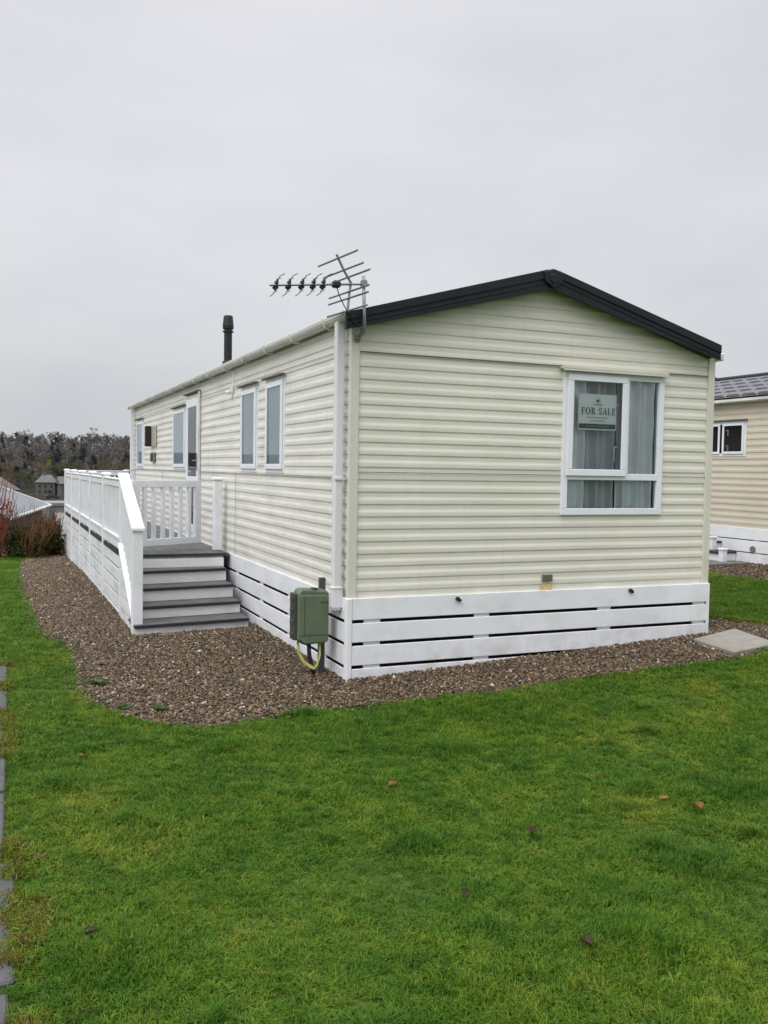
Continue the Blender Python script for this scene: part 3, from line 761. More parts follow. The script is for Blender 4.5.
# staircase: slightly skewed treads
stair = MB(); stair.box((-1.14, 3.60, .40), (-.12, 3.62, .592)); stair = stair.build('staircase', M['riser'], ver); stair['label'] = 'four step staircase with dark treads and white risers'
XL, XRt = -1.245, -.135
SKEW = -.13
def nose_y(k): return (3.70, 3.37, 3.05, 2.74, 2.395)[k]
ZT = [.64, .500, .362, .226, .105]
for k in range(1, 5):
    y = nose_y(k); z = ZT[k]; xl = -1.150 if k < 4 else -1.262
    dep = .34
    sk_ = lambda x: SKEW * (XRt - x) / (XRt - XL)
    q = MB(); quad = [(xl, y + sk_(xl)), (XRt, y), (XRt, y + dep), (xl, y + dep + sk_(xl) * .8)]
    quad2 = [(xl, y + .024 + sk_(xl)), (XRt, y + .024), (XRt, y + dep), (xl, y + dep)]
    q.hexa([(a, b, z - .024) for a, b in quad2], [(a, b, z) for a, b in quad2]); q.build('tread', M['tread'], stair, .003)
    q = MB(); quad3 = [(xl, y + sk_(xl)), (XRt, y), (XRt, y + .0235), (xl, y + .0235 + sk_(xl))]
    q.hexa([(a, b, z - .028) for a, b in quad3], [(a, b, z + .003) for a, b in quad3]); q.build('tread_nosing', M['nosing'], stair, .003)
    zl = ZT[k + 1] if k < 4 else -.12
    yy = y + .03; quad4 = [(xl + .003, yy + sk_(xl)), (XRt - .003, yy), (XRt - .003, yy + .018), (xl + .003, yy + .018 + sk_(xl))]
    q = MB(); q.hexa([(a, b, zl + .001) for a, b in quad4], [(a, b, z - .0245) for a, b in quad4]); q.build('riser', M['riser'] if k < 4 else M['whitedeck'], stair, .002)
q = MB(); q.box((-1.155, 3.668, ZT[1] + .001), (-.115, 3.686, ZT[0] - .031)); q.build('riser', M['riser'], stair)
# newel, sloping handrail, infill and stringer
NX, NY = -1.272, 2.355
nw = MB(); nw.box((NX, NY, -.12), (NX + .098, NY + .098, 1.0)); newel = nw.build('newel_post', M['whitedeck'], ver, .006)
hr = MB(); ya, yb = NY - .02, PY[0] + .02; za, zb = 1.005, 1.512
hr.hexa([(NX - .012, ya, za - .02), (NX + .112, ya, za - .02), (NX + .112, yb, zb - .02), (NX - .0, yb, zb - .02)], [(NX - .012, ya, za + .012), (NX + .112, ya, za + .012), (NX + .112, yb, zb + .012), (NX - .0, yb, zb + .012)])
hr = hr.build('handrail', M['whitedeck'], ver, .005); hr['label'] = 'broad white sloping handrail beside the steps'
q = MB()
q.hexa([(NX + .03, NY + .099, .08), (NX + .06, NY + .099, .08), (NX + .06, PY[0] - .001, .64), (NX + .03, PY[0] - .001, .64)], [(NX + .03, NY + .099, .20), (NX + .06, NY + .099, .20), (NX + .06, PY[0] - .001, .76), (NX + .03, PY[0] - .001, .76)])
q.hexa([(NX - .002, NY + .099, .165), (NX + .08, NY + .099, .165), (NX + .08, PY[0] - .001, .765), (NX - .002, PY[0] - .001, .765)], [(NX - .002, NY + .099, .185), (NX + .08, NY + .099, .185), (NX + .08, PY[0] - .001, .785), (NX - .002, PY[0] - .001, .785)])
q.build('stringer', M['whitedeck'], stair, .002)
q = MB()
for z0, z1 in ((-.12, .10), (.115, .24), (.255, .38), (.395, .52)):
    ymin = NY + .099 + max(0, (z1 - .16)) / .6 * 1.05
    if ymin < PY[0] - .05: q.box((NX + .022, min(ymin, PY[0] - .03), z0), (NX + .0295, PY[0] - .001, z1))
q.build('side_boarding', M['whitedirty'], stair)
for i in range(9):
    y = NY + .16 + i * .108; zl = .222 + (y - NY - .099) * .571 + .02; zh = za - .022 + (y - ya) * (zb - za) / (yb - ya)
    q = MB(); q.box((NX + .035, y - .027, zl + .0), (NX + .068, y + .027, zh)); q.build('baluster', M['whitedeck'], hr)

# gate, standing a little open
gate = bpy.data.objects.new('gate', None); COL.objects.link(gate); gate.parent = ver
gate['label'] = 'white baluster gate at top of the steps'
GA, GB = Vector((-1.095, 3.79)), Vector((-.245, 4.30)); GD = (GB - GA); GLN = GD.length; GD.normalize(); GNn = Vector((GD.y, -GD.x))
def on_gate(u, n, z): p = GA + GD * u + GNn * n; return (p.x, p.y, z)
q = MB(); q.box((0, -.022, .705), (.095, .022, 1.445), on_gate); q.box((GLN - .09, -.022, .705), (GLN, .022, 1.445), on_gate); q.build('gate_stile', M['whitedeck'], gate, .004)
q = MB(); q.box((.0955, -.02, 1.362), (GLN - .0905, .02, 1.443), on_gate); q.box((.0955, -.02, .706), (GLN - .0905, .02, .785), on_gate); q.build('gate_rail', M['whitedeck'], gate, .004)
for i in range(6):
    u = .095 + (GLN - .185) * (i + .62) / 6.25
    q = MB(); q.box((u - .022, -.016, .7855), (u + .022, .016, 1.3615), on_gate); q.build('baluster', M['whitedeck'], gate)
q = MB(); q.tube([on_gate(-.02, 0, .85), on_gate(-.02, 0, .93)], .012, 8); q.tube([on_gate(-.02, 0, 1.25), on_gate(-.02, 0, 1.33)], .012, 8); q.build('hinge', M['steel'], gate)

# ------------------------------------------------------------------ neighbouring caravan
X2 = 7.5; NY0, NY1 = -4.9, 6.1; NW_ = 3.6
nb_ = thing('static_caravan', 'tan static caravan with grey tiled roof partly hidden at far right', 'caravan', (X2 + 1.8, .6, .38))
NE, NS = 2.70, .84
NWIN = (3.66, 4.95, 1.895, 2.39)
q = cladding(NY0, NY1, NS - .03, NE, on_next, [NWIN, (-.5, 1.0, 1.3, 2.35), (-3.8, -2.4, 1.3, 2.35)]); q.build('side_wall', M['clad_tan'], nb_, recalc=False)
q = MB(); XM = X2 + NW_ / 2
for y in (NY0, NY1 - .02): q.prism([(X2 + .02, y, NS - .03), (X2 + NW_, y, NS - .03), (X2 + NW_, y, NE), (XM, y, 3.27), (X2 + .02, y, NE)], (0, .02, 0))
q.build('end_wall', M['clad_tan'], nb_)
q = MB(); q.box((X2 + NW_, NY0, NS - .03), (X2 + NW_ + .02, NY1, NE)); q.build('side_wall', M['clad_tan'], nb_)
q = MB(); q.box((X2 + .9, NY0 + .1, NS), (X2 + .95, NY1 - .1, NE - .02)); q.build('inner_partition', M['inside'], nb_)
q = MB()                                                    # moulded tiles: rows of slightly stepped shingles on both slopes
rows_n = 5
for sgn in (1, -1):
    for rI in range(rows_n):
        y = NY0 - .15; cidx = 0
        while y < NY1 + .15:
            t0, t1 = rI / rows_n, (rI + 1.12) / rows_n
            xa = XM - sgn * (NW_ / 2 + .14) * (1 - t0); xb = XM - sgn * (NW_ / 2 + .14) * (1 - min(t1, 1))
            za = 2.75 + .52 * t0; zb = 2.75 + .52 * min(t1, 1)
            yb = min(y + .30, NY1 + .15); off = .15 if rI % 2 else 0
            y0_, y1_ = y + .012 + off, min(yb + off - .006, NY1 + .15)
            if y1_ > y0_ + .03:
                mid = (y0_ + y1_) / 2
                q.hexa([(xa, y0_, za), (xa, y1_, za), (xb, y1_, zb - .012), (xb, y0_, zb - .012)], [(xa, y0_ + .05, za + .030), (xa, y1_ - .05, za + .030), (xb, y1_ - .03, zb + .004), (xb, y0_ + .03, zb + .004)])
            y += .30
rf = q.build('roof', M['tile'], nb_); rf['label'] = 'grey moulded tile roof'
q = MB()
for sgn in (1, -1):
    xe = XM - sgn * (NW_ / 2 + .14); q.prism([(xe, NY0 - .12, 2.735), (XM, NY0 - .12, 3.255), (XM, NY0 - .12, 3.23), (xe, NY0 - .12, 2.71)], (0, NY1 - NY0 + .24, 0))
q.build('roof_deck', M['nosing'], rf)
q = MB(); q.tube([(XM, NY0 - .15, 3.255), (XM, NY1 + .12, 3.255)], .07, 10); q.build('ridge', M['fascia'], rf, smooth=True)
q = MB()
for sgn in (1, -1):
    xe = XM - sgn * (NW_ / 2 + .14); q.prism([(xe, NY1 + .15, 2.72), (XM, NY1 + .15, 3.27), (XM, NY1 + .15, 3.35), (xe, NY1 + .15, 2.80)], (0, .03, 0)); q.prism([(xe, NY0 - .18, 2.72), (XM, NY0 - .18, 3.27), (XM, NY0 - .18, 3.35), (xe, NY0 - .18, 2.80)], (0, .03, 0))
q.build('verge', M['fascia'], rf)
q = MB(); q.box((X2 - .14, NY0 - .1, 2.66), (X2 - .03, NY1 + .1, 2.745)); q.build('gutter', M['gutter'], nb_, .015)
wn = side_window(NWIN[0], NWIN[1], NWIN[2], NWIN[3], on_next, nb_, split=4.13, sw=.032)
for s_, z_ in ((4.02, 2.26), (4.02, 2.03)):
    q = MB(); q.box((s_ - .008, -.02, z_ - .07), (s_ + .008, .0, z_), on_next); q.box((s_ - .008, -.02, z_ + .0005), (s_ + .04, .0, z_ + .015), on_next); q.build('handle', M['white'], wn)
side_window(-.5, 1.0, 1.3, 2.35, on_next, nb_, split=.25); side_window(-3.8, -2.4, 1.3, 2.35, on_next, nb_, split=-3.1)
q = MB()
for z0, z1 in ((.69, .855), (.51, .675), (.35, .495), (.2, .335)):
    q.box((X2 - .05, NY0 + .02, z0), (X2 - .025, NY1 - .02, z1)); q.box((X2 - .02, NY1 + .01, z0), (X2 + NW_, NY1 + .03, z1)); q.box((X2 - .02, NY0 - .03, z0), (X2 + NW_, NY0 - .01, z1))
nsk = q.build('skirting', M['whitedeck'], nb_, .003)
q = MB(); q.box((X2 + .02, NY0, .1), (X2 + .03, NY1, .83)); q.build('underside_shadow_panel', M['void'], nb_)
q = MB()
for y in (3.38, 1.5, -.5, -2.5, 5.4): q.box((X2 - .024, y - .06, .2), (X2 - .01, y + .05, .84))
q.build('skirting_upright', M['whitedeck'], nsk)
q = MB(); q.tube([(X2 - .051, 3.40, .56), (X2 - .075, 3.40, .56)], .045, 12); q.build('skirting_vent', M['grey'], nsk)
# its entrance steps
stp = thing('entrance_steps', 'low white entrance steps with dark treads beside the tan caravan', 'steps', (X2 - .4, 4.0, .36))
q = MB(); q.box((7.12, 3.72, .2), (7.44, 4.7, .475)); q.build('lower_riser', M['whitedeck'], stp, .004)
q = MB(); q.box((7.30, 4.02, .5055), (7.44, 4.7, .60)); q.build('upper_riser', M['whitedeck'], stp, .004)
q = MB(); q.box((7.09, 3.70, .476), (7.44, 4.72, .505)); q.build('tread', M['nosing'], stp, .004)
q = MB(); q.box((7.27, 4.00, .601), (7.44, 4.72, .63)); q.build('tread', M['nosing'], stp, .004)
for x_, y_, z_ in ((7.08, 3.60, .56), (7.25, 3.99, .70)):
    q = MB(); q.box((x_, y_, .2), (x_ + .085, y_ + .085, z_ - .03)); po = q.build('post', M['whitedeck'], stp, .005)
    q = MB(); q.box((x_ - .012, y_ - .012, z_ - .0295), (x_ + .097, y_ + .097, z_)); q.build('post_cap', M['whitedeck'], po, .006)
# slab in front of those steps and slab by the cream caravan's corner
def slab(pts, z, th, mat, name, label, cat, group=None):
    q = MB(); cx = sum(p[0] for p in pts) / 4; cy = sum(p[1] for p in pts) / 4
    zz = [z if not callable(z) else z(*p) for p in pts]
    q.hexa([(a, b, c - th) for (a, b), c in zip(pts, zz)], [(a, b, c) for (a, b), c in zip(pts, zz)])
    return tag(q.build(name, mat, None, .008, base=(cx, cy, min(zz) - th)), label, cat, group)
slab([(6.62, 3.36), (7.42, 3.42), (7.42, 4.6), (6.5, 4.6)], .370, .07, M['greyslab'], 'paving_slab', 'grey slab laid in front of the tan caravan steps', 'slab')
slab([(3.10, -.25), (3.02, -.80), (3.60, -.69), (3.76, -.05)], lambda x, y: .186 + .03 * (x - 3), .045, M['slab'], 'paving_slab', 'square concrete slab lying on gravel at the caravan corner', 'slab')

# stepping slabs at left margin
PATH = [(.70, 1.32), (-.06, .66), (-.84, -.10), (-1.64, -.88), (-2.44, -1.68), (-3.42, -2.50), (-4.3, -3.46)]
plabs = ['farthest damp stepping slab at left edge of the lawn', 'damp stepping slab at left lawn edge level with caravan corner', 'third damp stepping slab from the far end of the left path',
         'damp slab in the middle of the left path, mostly out of frame', 'narrow sliver of slab below the middle of the left path', 'largest visible dark stepping slab at lower left', 'nearest stepping slab at the bottom left corner']
for (y0, y1), lb, dx in zip(PATH, plabs, (0, 0, .005, -.02, -.03, .0, -.03)):
    z_ = lambda x, y: .016
    slab([(-2.98, y0), (-2.375 + dx, y0 + .02), (-2.365 + dx, y1), (-2.98, y1 - .02)], z_, .06, M['wetslab'], 'stepping_slab', lb, 'slab', 'stepping slabs along the left lawn edge')

# ------------------------------------------------------------------ things beyond the lawn
fence = thing('rail_fence', 'low dark weathered rail fence behind the shrubs at the lawn end', 'fence', (-3, 12.75, -.2))
for x_ in (-5.6, -4.2, -2.75, -1.45):
    q = MB(); q.box((x_, 12.75, -.5), (x_ + .08, 12.83, .45)); q.build('post', M['oldwood'], fence, .005)
for z0 in (.28, .02):
    q = MB(); q.box((-5.7, 12.70, z0), (-1.3, 12.745, z0 + .10)); q.build('rail', M['oldwood'], fence, .005)

def leaf_clump(mb, c, rad, n, size, rr, flat=1.0):
    for _ in range(n):
        d = Vector((rr.gauss(0, 1), rr.gauss(0, 1), rr.gauss(0, 1))).normalized() * rad * rr.random() ** .45
        p = Vector(c) + Vector((d.x, d.y, d.z * flat)); s = size * rr.uniform(.6, 1.4)
        a = Vector((rr.gauss(0, 1), rr.gauss(0, 1), rr.gauss(0, .7))).normalized(); b = a.cross(Vector((rr.gauss(0, 1), rr.gauss(0, 1), rr.gauss(0, 1)))).normalized()
        mb.face([p - a * s, p + b * s * .45, p + a * s, p - b * s * .45])
def shrub(x, y, hgt, wid, leafmat, stemmat, label, seed, nst=26, nleaf=900, stem_up=1.0, group=None):
    rr = random.Random(seed); z = ground_z(x, y); t = thing('shrub', label, 'shrub', (x, y, z), group)
    q = MB()
    for _ in range(nst):
        a = rr.uniform(0, 6.28); l = rr.uniform(.2, 1) * wid * .5; hh = hgt * stem_up * rr.uniform(.65, 1.05)
        b = Vector((x + .12 * wid * math.cos(a), y + .12 * wid * math.sin(a), z - .05)); tip = Vector((x + l * math.cos(a), y + l * math.sin(a), z + hh)); mid = (b + tip) / 2 + Vector((rr.uniform(-.06, .06), rr.uniform(-.06, .06), .05 * hh))
        q.tube([b, mid, tip], [.008, .006, .0025], 4, False)
        for _k in range(2):
            m0 = mid.lerp(tip, rr.uniform(0, .7)); q.tube([m0, m0 + Vector((rr.uniform(-.16, .16), rr.uniform(-.16, .16), rr.uniform(.15, .35)))], [.005, .002], 3, False)
    q.build('stems', stemmat, t)
    if nleaf:
        q = MB()
        for _ in range(14):
            a = rr.uniform(0, 6.28); l = rr.random() ** .6 * wid * .45
            leaf_clump(q, (x + l * math.cos(a), y + l * math.sin(a), z + hgt * rr.uniform(.12, .72)), wid * .22, nleaf // 14, .035, rr)
        q.build('foliage', leafmat, t, recalc=False)
    return t
shrub(-2.55, 12.1, 1.58, 1.0, M['bushbrown'], M['redstem'], 'tall red stemmed shrub at the left photo edge beyond the lawn', 1, 46, 420, 1.0)
shrub(-2.08, 12.2, .72, .7, M['bushgreen'], M['brownstem'], 'dark green leafy shrub at the left end of the gravel', 2, 18, 1500)
shrub(-1.62, 12.25, .66, .75, M['bushgreen'], M['orangestem'], 'green shrub with orange twigs beside the deck end', 3, 26, 1100, 1.15)
shrub(-1.50, 13.1, .95, .7, M['bushbrown'], M['orangestem'], 'tall russet twigged shrub standing close behind the deck end', 4, 34, 800, 1.0)
shrub(-2.0, 13.2, .95, .9, M['bushbrown'], M['brownstem'], 'thin brown twiggy shrub between the red and russet shrubs', 5, 30, 900, 1.15)
shrub(-2.62, 11.75, .42, .7, M['bushbrown'], M['brownstem'], 'low rusty shrub at far left where the lawn stops', 6, 12, 700)
shrub(-1.92, 11.75, .5, .85, M['bushgreen'], M['orangestem'], 'low olive shrub with orange stems in front of the dark green one', 8, 24, 900, 1.1)
shrub(-1.42, 12.62, .8, .6, M['bushbrown'], M['brownstem'], 'brown leaved shrub tight against the deck end post', 9, 20, 800, 1.1)
shrub(-3.4, 12.3, .9, 1.1, M['bushgreen'], M['brownstem'], 'broad green shrub beyond the left photo edge by the rail fence', 7, 16, 1200)

# building with the pale roof just below the slope
hb = thing('outbuilding', 'low brick building with pale sheet roof below the lawn at left', 'building', (-5, 30, -3))
A_, C_ = Vector((-2.24, 27.5, -.30)), Vector((-.60, 36.3, -.22))
dv = (C_ - A_); L_ = dv.length; dv.z = 0; dv.normalize(); nv = Vector((-dv.y, dv.x, 0))
def ob(u, n, z): p = A_ + dv * u + nv * n; return (p.x, p.y, z)
q = MB(); q.hexa([ob(.1, .1, -3.2), ob(L_ - .1, .1, -3.2), ob(L_ - .1, 6.9, -3.2), ob(.1, 6.9, -3.2)], [ob(.1, .1, -.28), ob(L_ - .1, .1, -.28), ob(L_ - .1, 6.9, -.28), ob(.1, 6.9, -.28)]); q.build('wall', M['brick'], hb)
q = MB(); e = [ob(-.2, -.25, -.29), ob(L_ + .2, -.25, -.22), ob(L_ + .2, 7.2, -.22), ob(-.2, 7.2, -.29)]; ra, rb = ob(.4, 3.5, 1.55), ob(L_ - 3.6, 3.5, 1.55)
q.face([e[0], e[1], rb, ra]); q.face([e[1], e[2], rb]); q.face([e[2], e[3], ra, rb]); q.face([e[3], e[0], ra]); q.face([e[3], e[2], e[1], e[0]]); obr = q.build('roof', M['palesheet'], hb)
q = MB(); q.tube([e[0], e[1]], .06, 6); q.tube([e[1], rb], .05, 6); q.tube([ra, rb], .05, 6); q.build('roof_edging', M['gutter'], obr)

# pale low unit glimpsed beside the veranda
pl = thing('garage', 'pale grey flat roofed garage glimpsed just left of the deck end', 'building', (2.2, 58, -3.6))
q = MB(); q.box((.35, 57, -3.8), (4.2, 61, -1.15)); q.build('wall', M['palesheet'], pl)
q = MB(); q.box((.25, 56.9, -1.149), (4.3, 61.1, -.95)); q.build('roof', M['palesheet'], pl)
q = MB(); q.box((.9, 56.96, -3.8), (3.2, 56.999, -1.6)); q.build('garage_door', M['gutter'], pl)

def house(x, y, zb, wd, dp, eave, rise, ang, wallm, roofm, label, hip=True):
    t = thing('house', label, 'house', (x, y, zb)); t.rotation_euler.z = 0
    ca, sa = math.cos(ang), math.sin(ang)
    P = lambda u, v, z: (x + u * ca - v * sa, y + u * sa + v * ca, zb + z)
    q = MB(); q.box((-wd / 2, -dp / 2, -2), (wd / 2, dp / 2, eave), lambda u, v, z: P(u, v, z)); wl = q.build('wall', wallm, t)
    o = .4; q = MB(); e = [P(-wd / 2 - o, -dp / 2 - o, eave), P(wd / 2 + o, -dp / 2 - o, eave), P(wd / 2 + o, dp / 2 + o, eave), P(-wd / 2 - o, dp / 2 + o, eave)]
    k = wd * .28 if hip else -o; a, b = P(-wd / 2 + k, 0, eave + rise), P(wd / 2 - k, 0, eave + rise)
    q.face([e[0], e[1], b, a]); q.face([e[2], e[3], a, b]); q.face([e[1], e[2], b]); q.face([e[3], e[0], a]); q.face(e[::-1]); rf = q.build('roof', roofm, t)
    q = MB(); q.box((-wd * .22, -.4, eave + rise * .6), (-wd * .22 + .9, .4, eave + rise + 1.1), lambda u, v, z: P(u, v, z)); q.build('chimney', wallm, rf)
    for u in (-wd * .3, 0, wd * .3):
        for z in (1.0, eave - 1.9):
            q = MB(); q.box((u - .45, -dp / 2 - .06, z), (u + .45, -dp / 2 + .05, z + 1.2), lambda u, v, z: P(u, v, z)); wn = q.build('window', M['slateroof'], t)
            q = MB(); q.box((u - .38, -dp / 2 - .08, z + .08), (u + .38, -dp / 2 - .065, z + 1.12), lambda u, v, z: P(u, v, z)); q.build('pane', M['nosing'], wn)
    q = MB(); q.box((wd * .12, -dp / 2 - .07, -.0), (wd * .12 + .95, -dp / 2 + .04, 2.1), lambda u, v, z: P(u, v, z)); q.build('door', M['oldwood'], t)
    return t
house(-4.3, 205, -7.6, 9.5, 8, 3.6, 2.7, .25, M['render'], M['slateroof'], 'brownish hip roofed house above the pale roof at far left')
house(13.0, 335, -9.6, 6.4, 7, 4.8, 2.7, -.2, M['render'], M['slateroof'], 'small grey stone house with hipped slate roof in the valley')
house(20.4, 330, -9.6, 8, 7, 4.4, 2.6, .15, M['render'], M['slateroof'], 'stone house half hidden by the left end of the deck', False)
house(-14, 330, -9.6, 9, 7, 4.6, 2.6, .3, M['renderdark'], M['slateroof'], 'dim stone house beyond the left photo edge in the valley')

def car_at(x, y, ang, paint, label):
    z = ground_z(x, y) ; t = thing('parked_car', label, 'car', (x, y, z))
    ca, sa = math.cos(ang), math.sin(ang); mp = lambda u, v, zz: (x + u * ca - v * sa, y + u * sa + v * ca, z + zz)
    q = MB(); side = [(-2.1, .35), (-2.1, .85), (-1.9, .95), (-1.2, 1.0), (1.0, .98), (1.9, .85), (2.1, .7), (2.1, .35)]
    q.prism([mp(a, -.85, b) for a, b in side], Vector(mp(0, .85, 0)) - Vector(mp(0, -.85, 0))); q.build('body', paint, t, .05)
    q = MB(); cab = [(-1.8, .98), (-1.3, 1.45), (.2, 1.48), (1.0, .985)]
    q.prism([mp(a, -.75, b) for a, b in cab], Vector(mp(0, .75, 0)) - Vector(mp(0, -.75, 0))); q.build('cabin_glass', M['nosing'], t, .04)
    for u in (-1.3, 1.3):
        for v in (-.86, .72):
            q = MB(); q.tube([mp(u, v, .33), mp(u, v + .14, .33)], .33, 12); q.build('wheel', M['blackplastic'], t)
car_at(13.0, 300, .1, M['carpaint'], 'dark car parked below the stone houses in the valley')
car_at(3.2, 262, .3, M['carwhite'], 'pale car parked between the far houses')

# ------------------------------------------------------------------ trees of the far hillside
def bare_tree(hgt, spread, seed, twigm, n_l=9, fan=True):
    rr = random.Random(seed); t = bpy.data.objects.new('woodland_tree', None); COL.objects.link(t)
    tr = MB(); cr = MB()
    tr.tube([(0, 0, -1), (rr.uniform(-.2, .2), 0, hgt * .35), (rr.uniform(-.4, .4), 0, hgt * .85)], [hgt * .022, hgt * .017, hgt * .004], 5, False)
    def branch(p, d, l, lev):
        e = p + d * l
        tr.tube([p, e], [l * .035, l * .015], 3, False)
        k = 3 if lev else 24
        for i in range(k if lev else k):
            s = p.lerp(e, rr.uniform(.35, 1)); nd = (d + Vector((rr.gauss(0, .5), rr.gauss(0, .5), rr.gauss(.15, .4)))).normalized()
            if lev: branch(s, nd, l * rr.uniform(.5, .7), lev - 1)
            else:
                ll = l * rr.uniform(.5, 1.0); w = Vector((rr.gauss(0, 1), rr.gauss(0, 1), rr.gauss(0, 1))).normalized() * hgt * .0030
                cr.face([s - w, s + w, s + nd * ll]); 
                s2 = s + nd * ll * .5; nd2 = (nd + Vector((rr.gauss(0, .6), rr.gauss(0, .6), rr.gauss(0, .5)))).normalized(); cr.face([s2 - w, s2 + w, s2 + nd2 * ll * .6])
    for i in range(n_l):
        z = hgt * rr.uniform(.28, .72); a = rr.uniform(0, 6.28)
        d = Vector((math.cos(a) * spread, math.sin(a) * spread, rr.uniform(.5, 1.2))).normalized(); branch(Vector((0, 0, z)), d, hgt * rr.uniform(.2, .3), 2)
    tr.build('trunk', M['bark'], t); cr.build('crown', twigm, t, recalc=False)
    return t
def leafy_tree(hgt, wid, seed, leafm, conic=False, n=1500):
    rr = random.Random(seed); t = bpy.data.objects.new('woodland_tree', None); COL.objects.link(t)
    tr = MB(); tr.tube([(0, 0, -1), (0, 0, hgt * .5), (0, 0, hgt * .9)], [hgt * .025, hgt * .016, hgt * .004], 5, False)
    cr = MB(); K = 22
    for i in range(K):
        f = rr.random(); z = hgt * (.18 + .8 * f); lim = wid * .5 * ((1 - f) * 1.1 + .06 if conic else math.sqrt(max(.05, 1 - (2 * f - .85) ** 2)))
        a = rr.uniform(0, 6.28); l = lim * rr.random() ** .5
        p = (l * math.cos(a), l * math.sin(a), z); leaf_clump(cr, p, wid * (.14 if conic else .19), n // K, hgt * .022, rr)
        tr.tube([(0, 0, z * .75), p], [hgt * .008, hgt * .003], 3, False)
    tr.build('trunk', M['bark'], t); cr.build('crown', leafm, t, recalc=False)
    return t
protos = {}
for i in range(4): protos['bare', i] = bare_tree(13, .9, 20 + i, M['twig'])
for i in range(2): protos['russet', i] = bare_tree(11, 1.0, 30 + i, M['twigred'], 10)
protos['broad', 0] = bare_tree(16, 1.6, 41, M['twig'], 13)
for i in range(2): protos['ever', i] = leafy_tree(13, 7, 50 + i, M['evergreen'], True, 1700)
for i in range(2): protos['olive', i] = leafy_tree(10, 9, 60 + i, M['olive'])
for i in range(2): protos['autumn', i] = leafy_tree(10, 9, 70 + i, M['autumn'])
protos['birch', 0] = leafy_tree(10, 5, 80, M['yellowleaf'], False, 500)
LAB = {'bare': ('bare grey brown tree in the wood on the far hillside', 'bare trees in the hillside wood'),
       'russet': ('reddish brown bare tree in the wood on the far hillside', 'reddish trees in the hillside wood'),
       'ever': ('dark pointed evergreen in the wood on the far hillside', 'evergreens in the hillside wood'),
       'olive': ('dull green tree at foot of the far hillside behind the houses', 'green trees at the hill foot'),
       'autumn': ('brown autumn tree at foot of the far hillside behind the houses', 'brown trees at the hill foot'),
       'broad': ('broad crowned bare tree standing above the skyline of the wood', None),
       'birch': ('yellow leaved birch in front of the dark hillside wood', None)}
used = set()
def plant(kind, i, x, y, s, rz, dz=0, label=None):
    o = protos[kind, i]
    if (kind, i) in used: o = copy_tree(o)
    used.add((kind, i))
    o.location = (x, y, ground_z(x, y) + dz); o.scale = (s * 1.05, s * 1.05, s); o.rotation_euler = (0, 0, rz)
    lb, gr = LAB[kind]; tag(o, label or lb, 'tree', gr)
    return o
rr = random.Random(77)
# columns are spread so that each row covers the gap between the photo's left edge and the caravan, with a margin
for y0, n, kinds in ((720, 40, ('bare', 'bare', 'bare', 'russet', 'bare', 'ever')), (690, 42, ('bare', 'bare', 'bare', 'russet', 'bare', 'ever')), (640, 40, ('bare', 'ever', 'bare', 'bare', 'russet')), (590, 38, ('bare', 'bare', 'russet', 'ever', 'bare')),
                     (540, 36, ('bare', 'russet', 'bare', 'bare', 'ever')), (495, 32, ('russet', 'bare', 'autumn', 'olive', 'bare', 'ever')), (450, 28, ('olive', 'autumn', 'olive', 'autumn', 'russet', 'ever')), (405, 22, ('autumn', 'olive', 'olive', 'ever', 'autumn'))):
    x0, x1 = -2.4 - y0 * .075, -2.4 + y0 * .215
    for k in range(n):
        kd = rr.choice(kinds); cnt = 4 if kd == 'bare' else 2
        x = x0 + (x1 - x0) * (k + rr.uniform(.1, .9)) / n; s = rr.uniform(.78, 1.18)
        if kd == 'ever' and y0 > 600: s *= .95
        plant(kd, rr.randrange(cnt), x, y0 + rr.uniform(-20, 20), s, rr.uniform(0, 6.28))
plant('broad', 0, -2.4 + 690 * .0885, 690, 1.12, .4)
for k in range(16):
    plant(rr.choice(('ever', 'olive', 'olive', 'autumn')), rr.randrange(2), rr.uniform(-12, 24), rr.uniform(352, 392), rr.uniform(.5, .85), rr.uniform(0, 6.28))
plant('birch', 0, -2.4 + 395 * .047, 385, 1.0, .4, 2.5)

q = MB(); rr = random.Random(8)
for k in range(1900):                                     # brushwood filling the wood between the trunks
    d_ = rr.uniform(400, 735); x = -2.4 + d_ * rr.uniform(-.09, .23); hh = rr.uniform(2.5, 7.0) + max(0, d_ - 600) * .012; zb = ground_z(x, d_)
    leaf_clump(q, (x, d_, zb + hh * .45), hh * .8, 44, .55, rr, .62)
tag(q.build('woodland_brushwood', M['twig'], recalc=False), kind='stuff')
# the wood beyond what the photo shows reads as one mass (it is mirrored in the side windows)
q = MB(); rr = random.Random(5)
for k in range(620):
    a = rr.uniform(R(-150), R(-9)); dist = rr.uniform(150, 240)
    x, y = -2.4 + dist * math.sin(a), dist * math.cos(a)
    hgt = rr.uniform(8, 15) * (1.0 + .25 * math.sin(a * 9)); zb = ground_z(x, y)
    leaf_clump(q, (x, y, zb + hgt * .45), hgt * .5, 42, 1.1, rr, 1.1)
tag(q.build('distant_wood', M['twig'], recalc=False), kind='stuff')

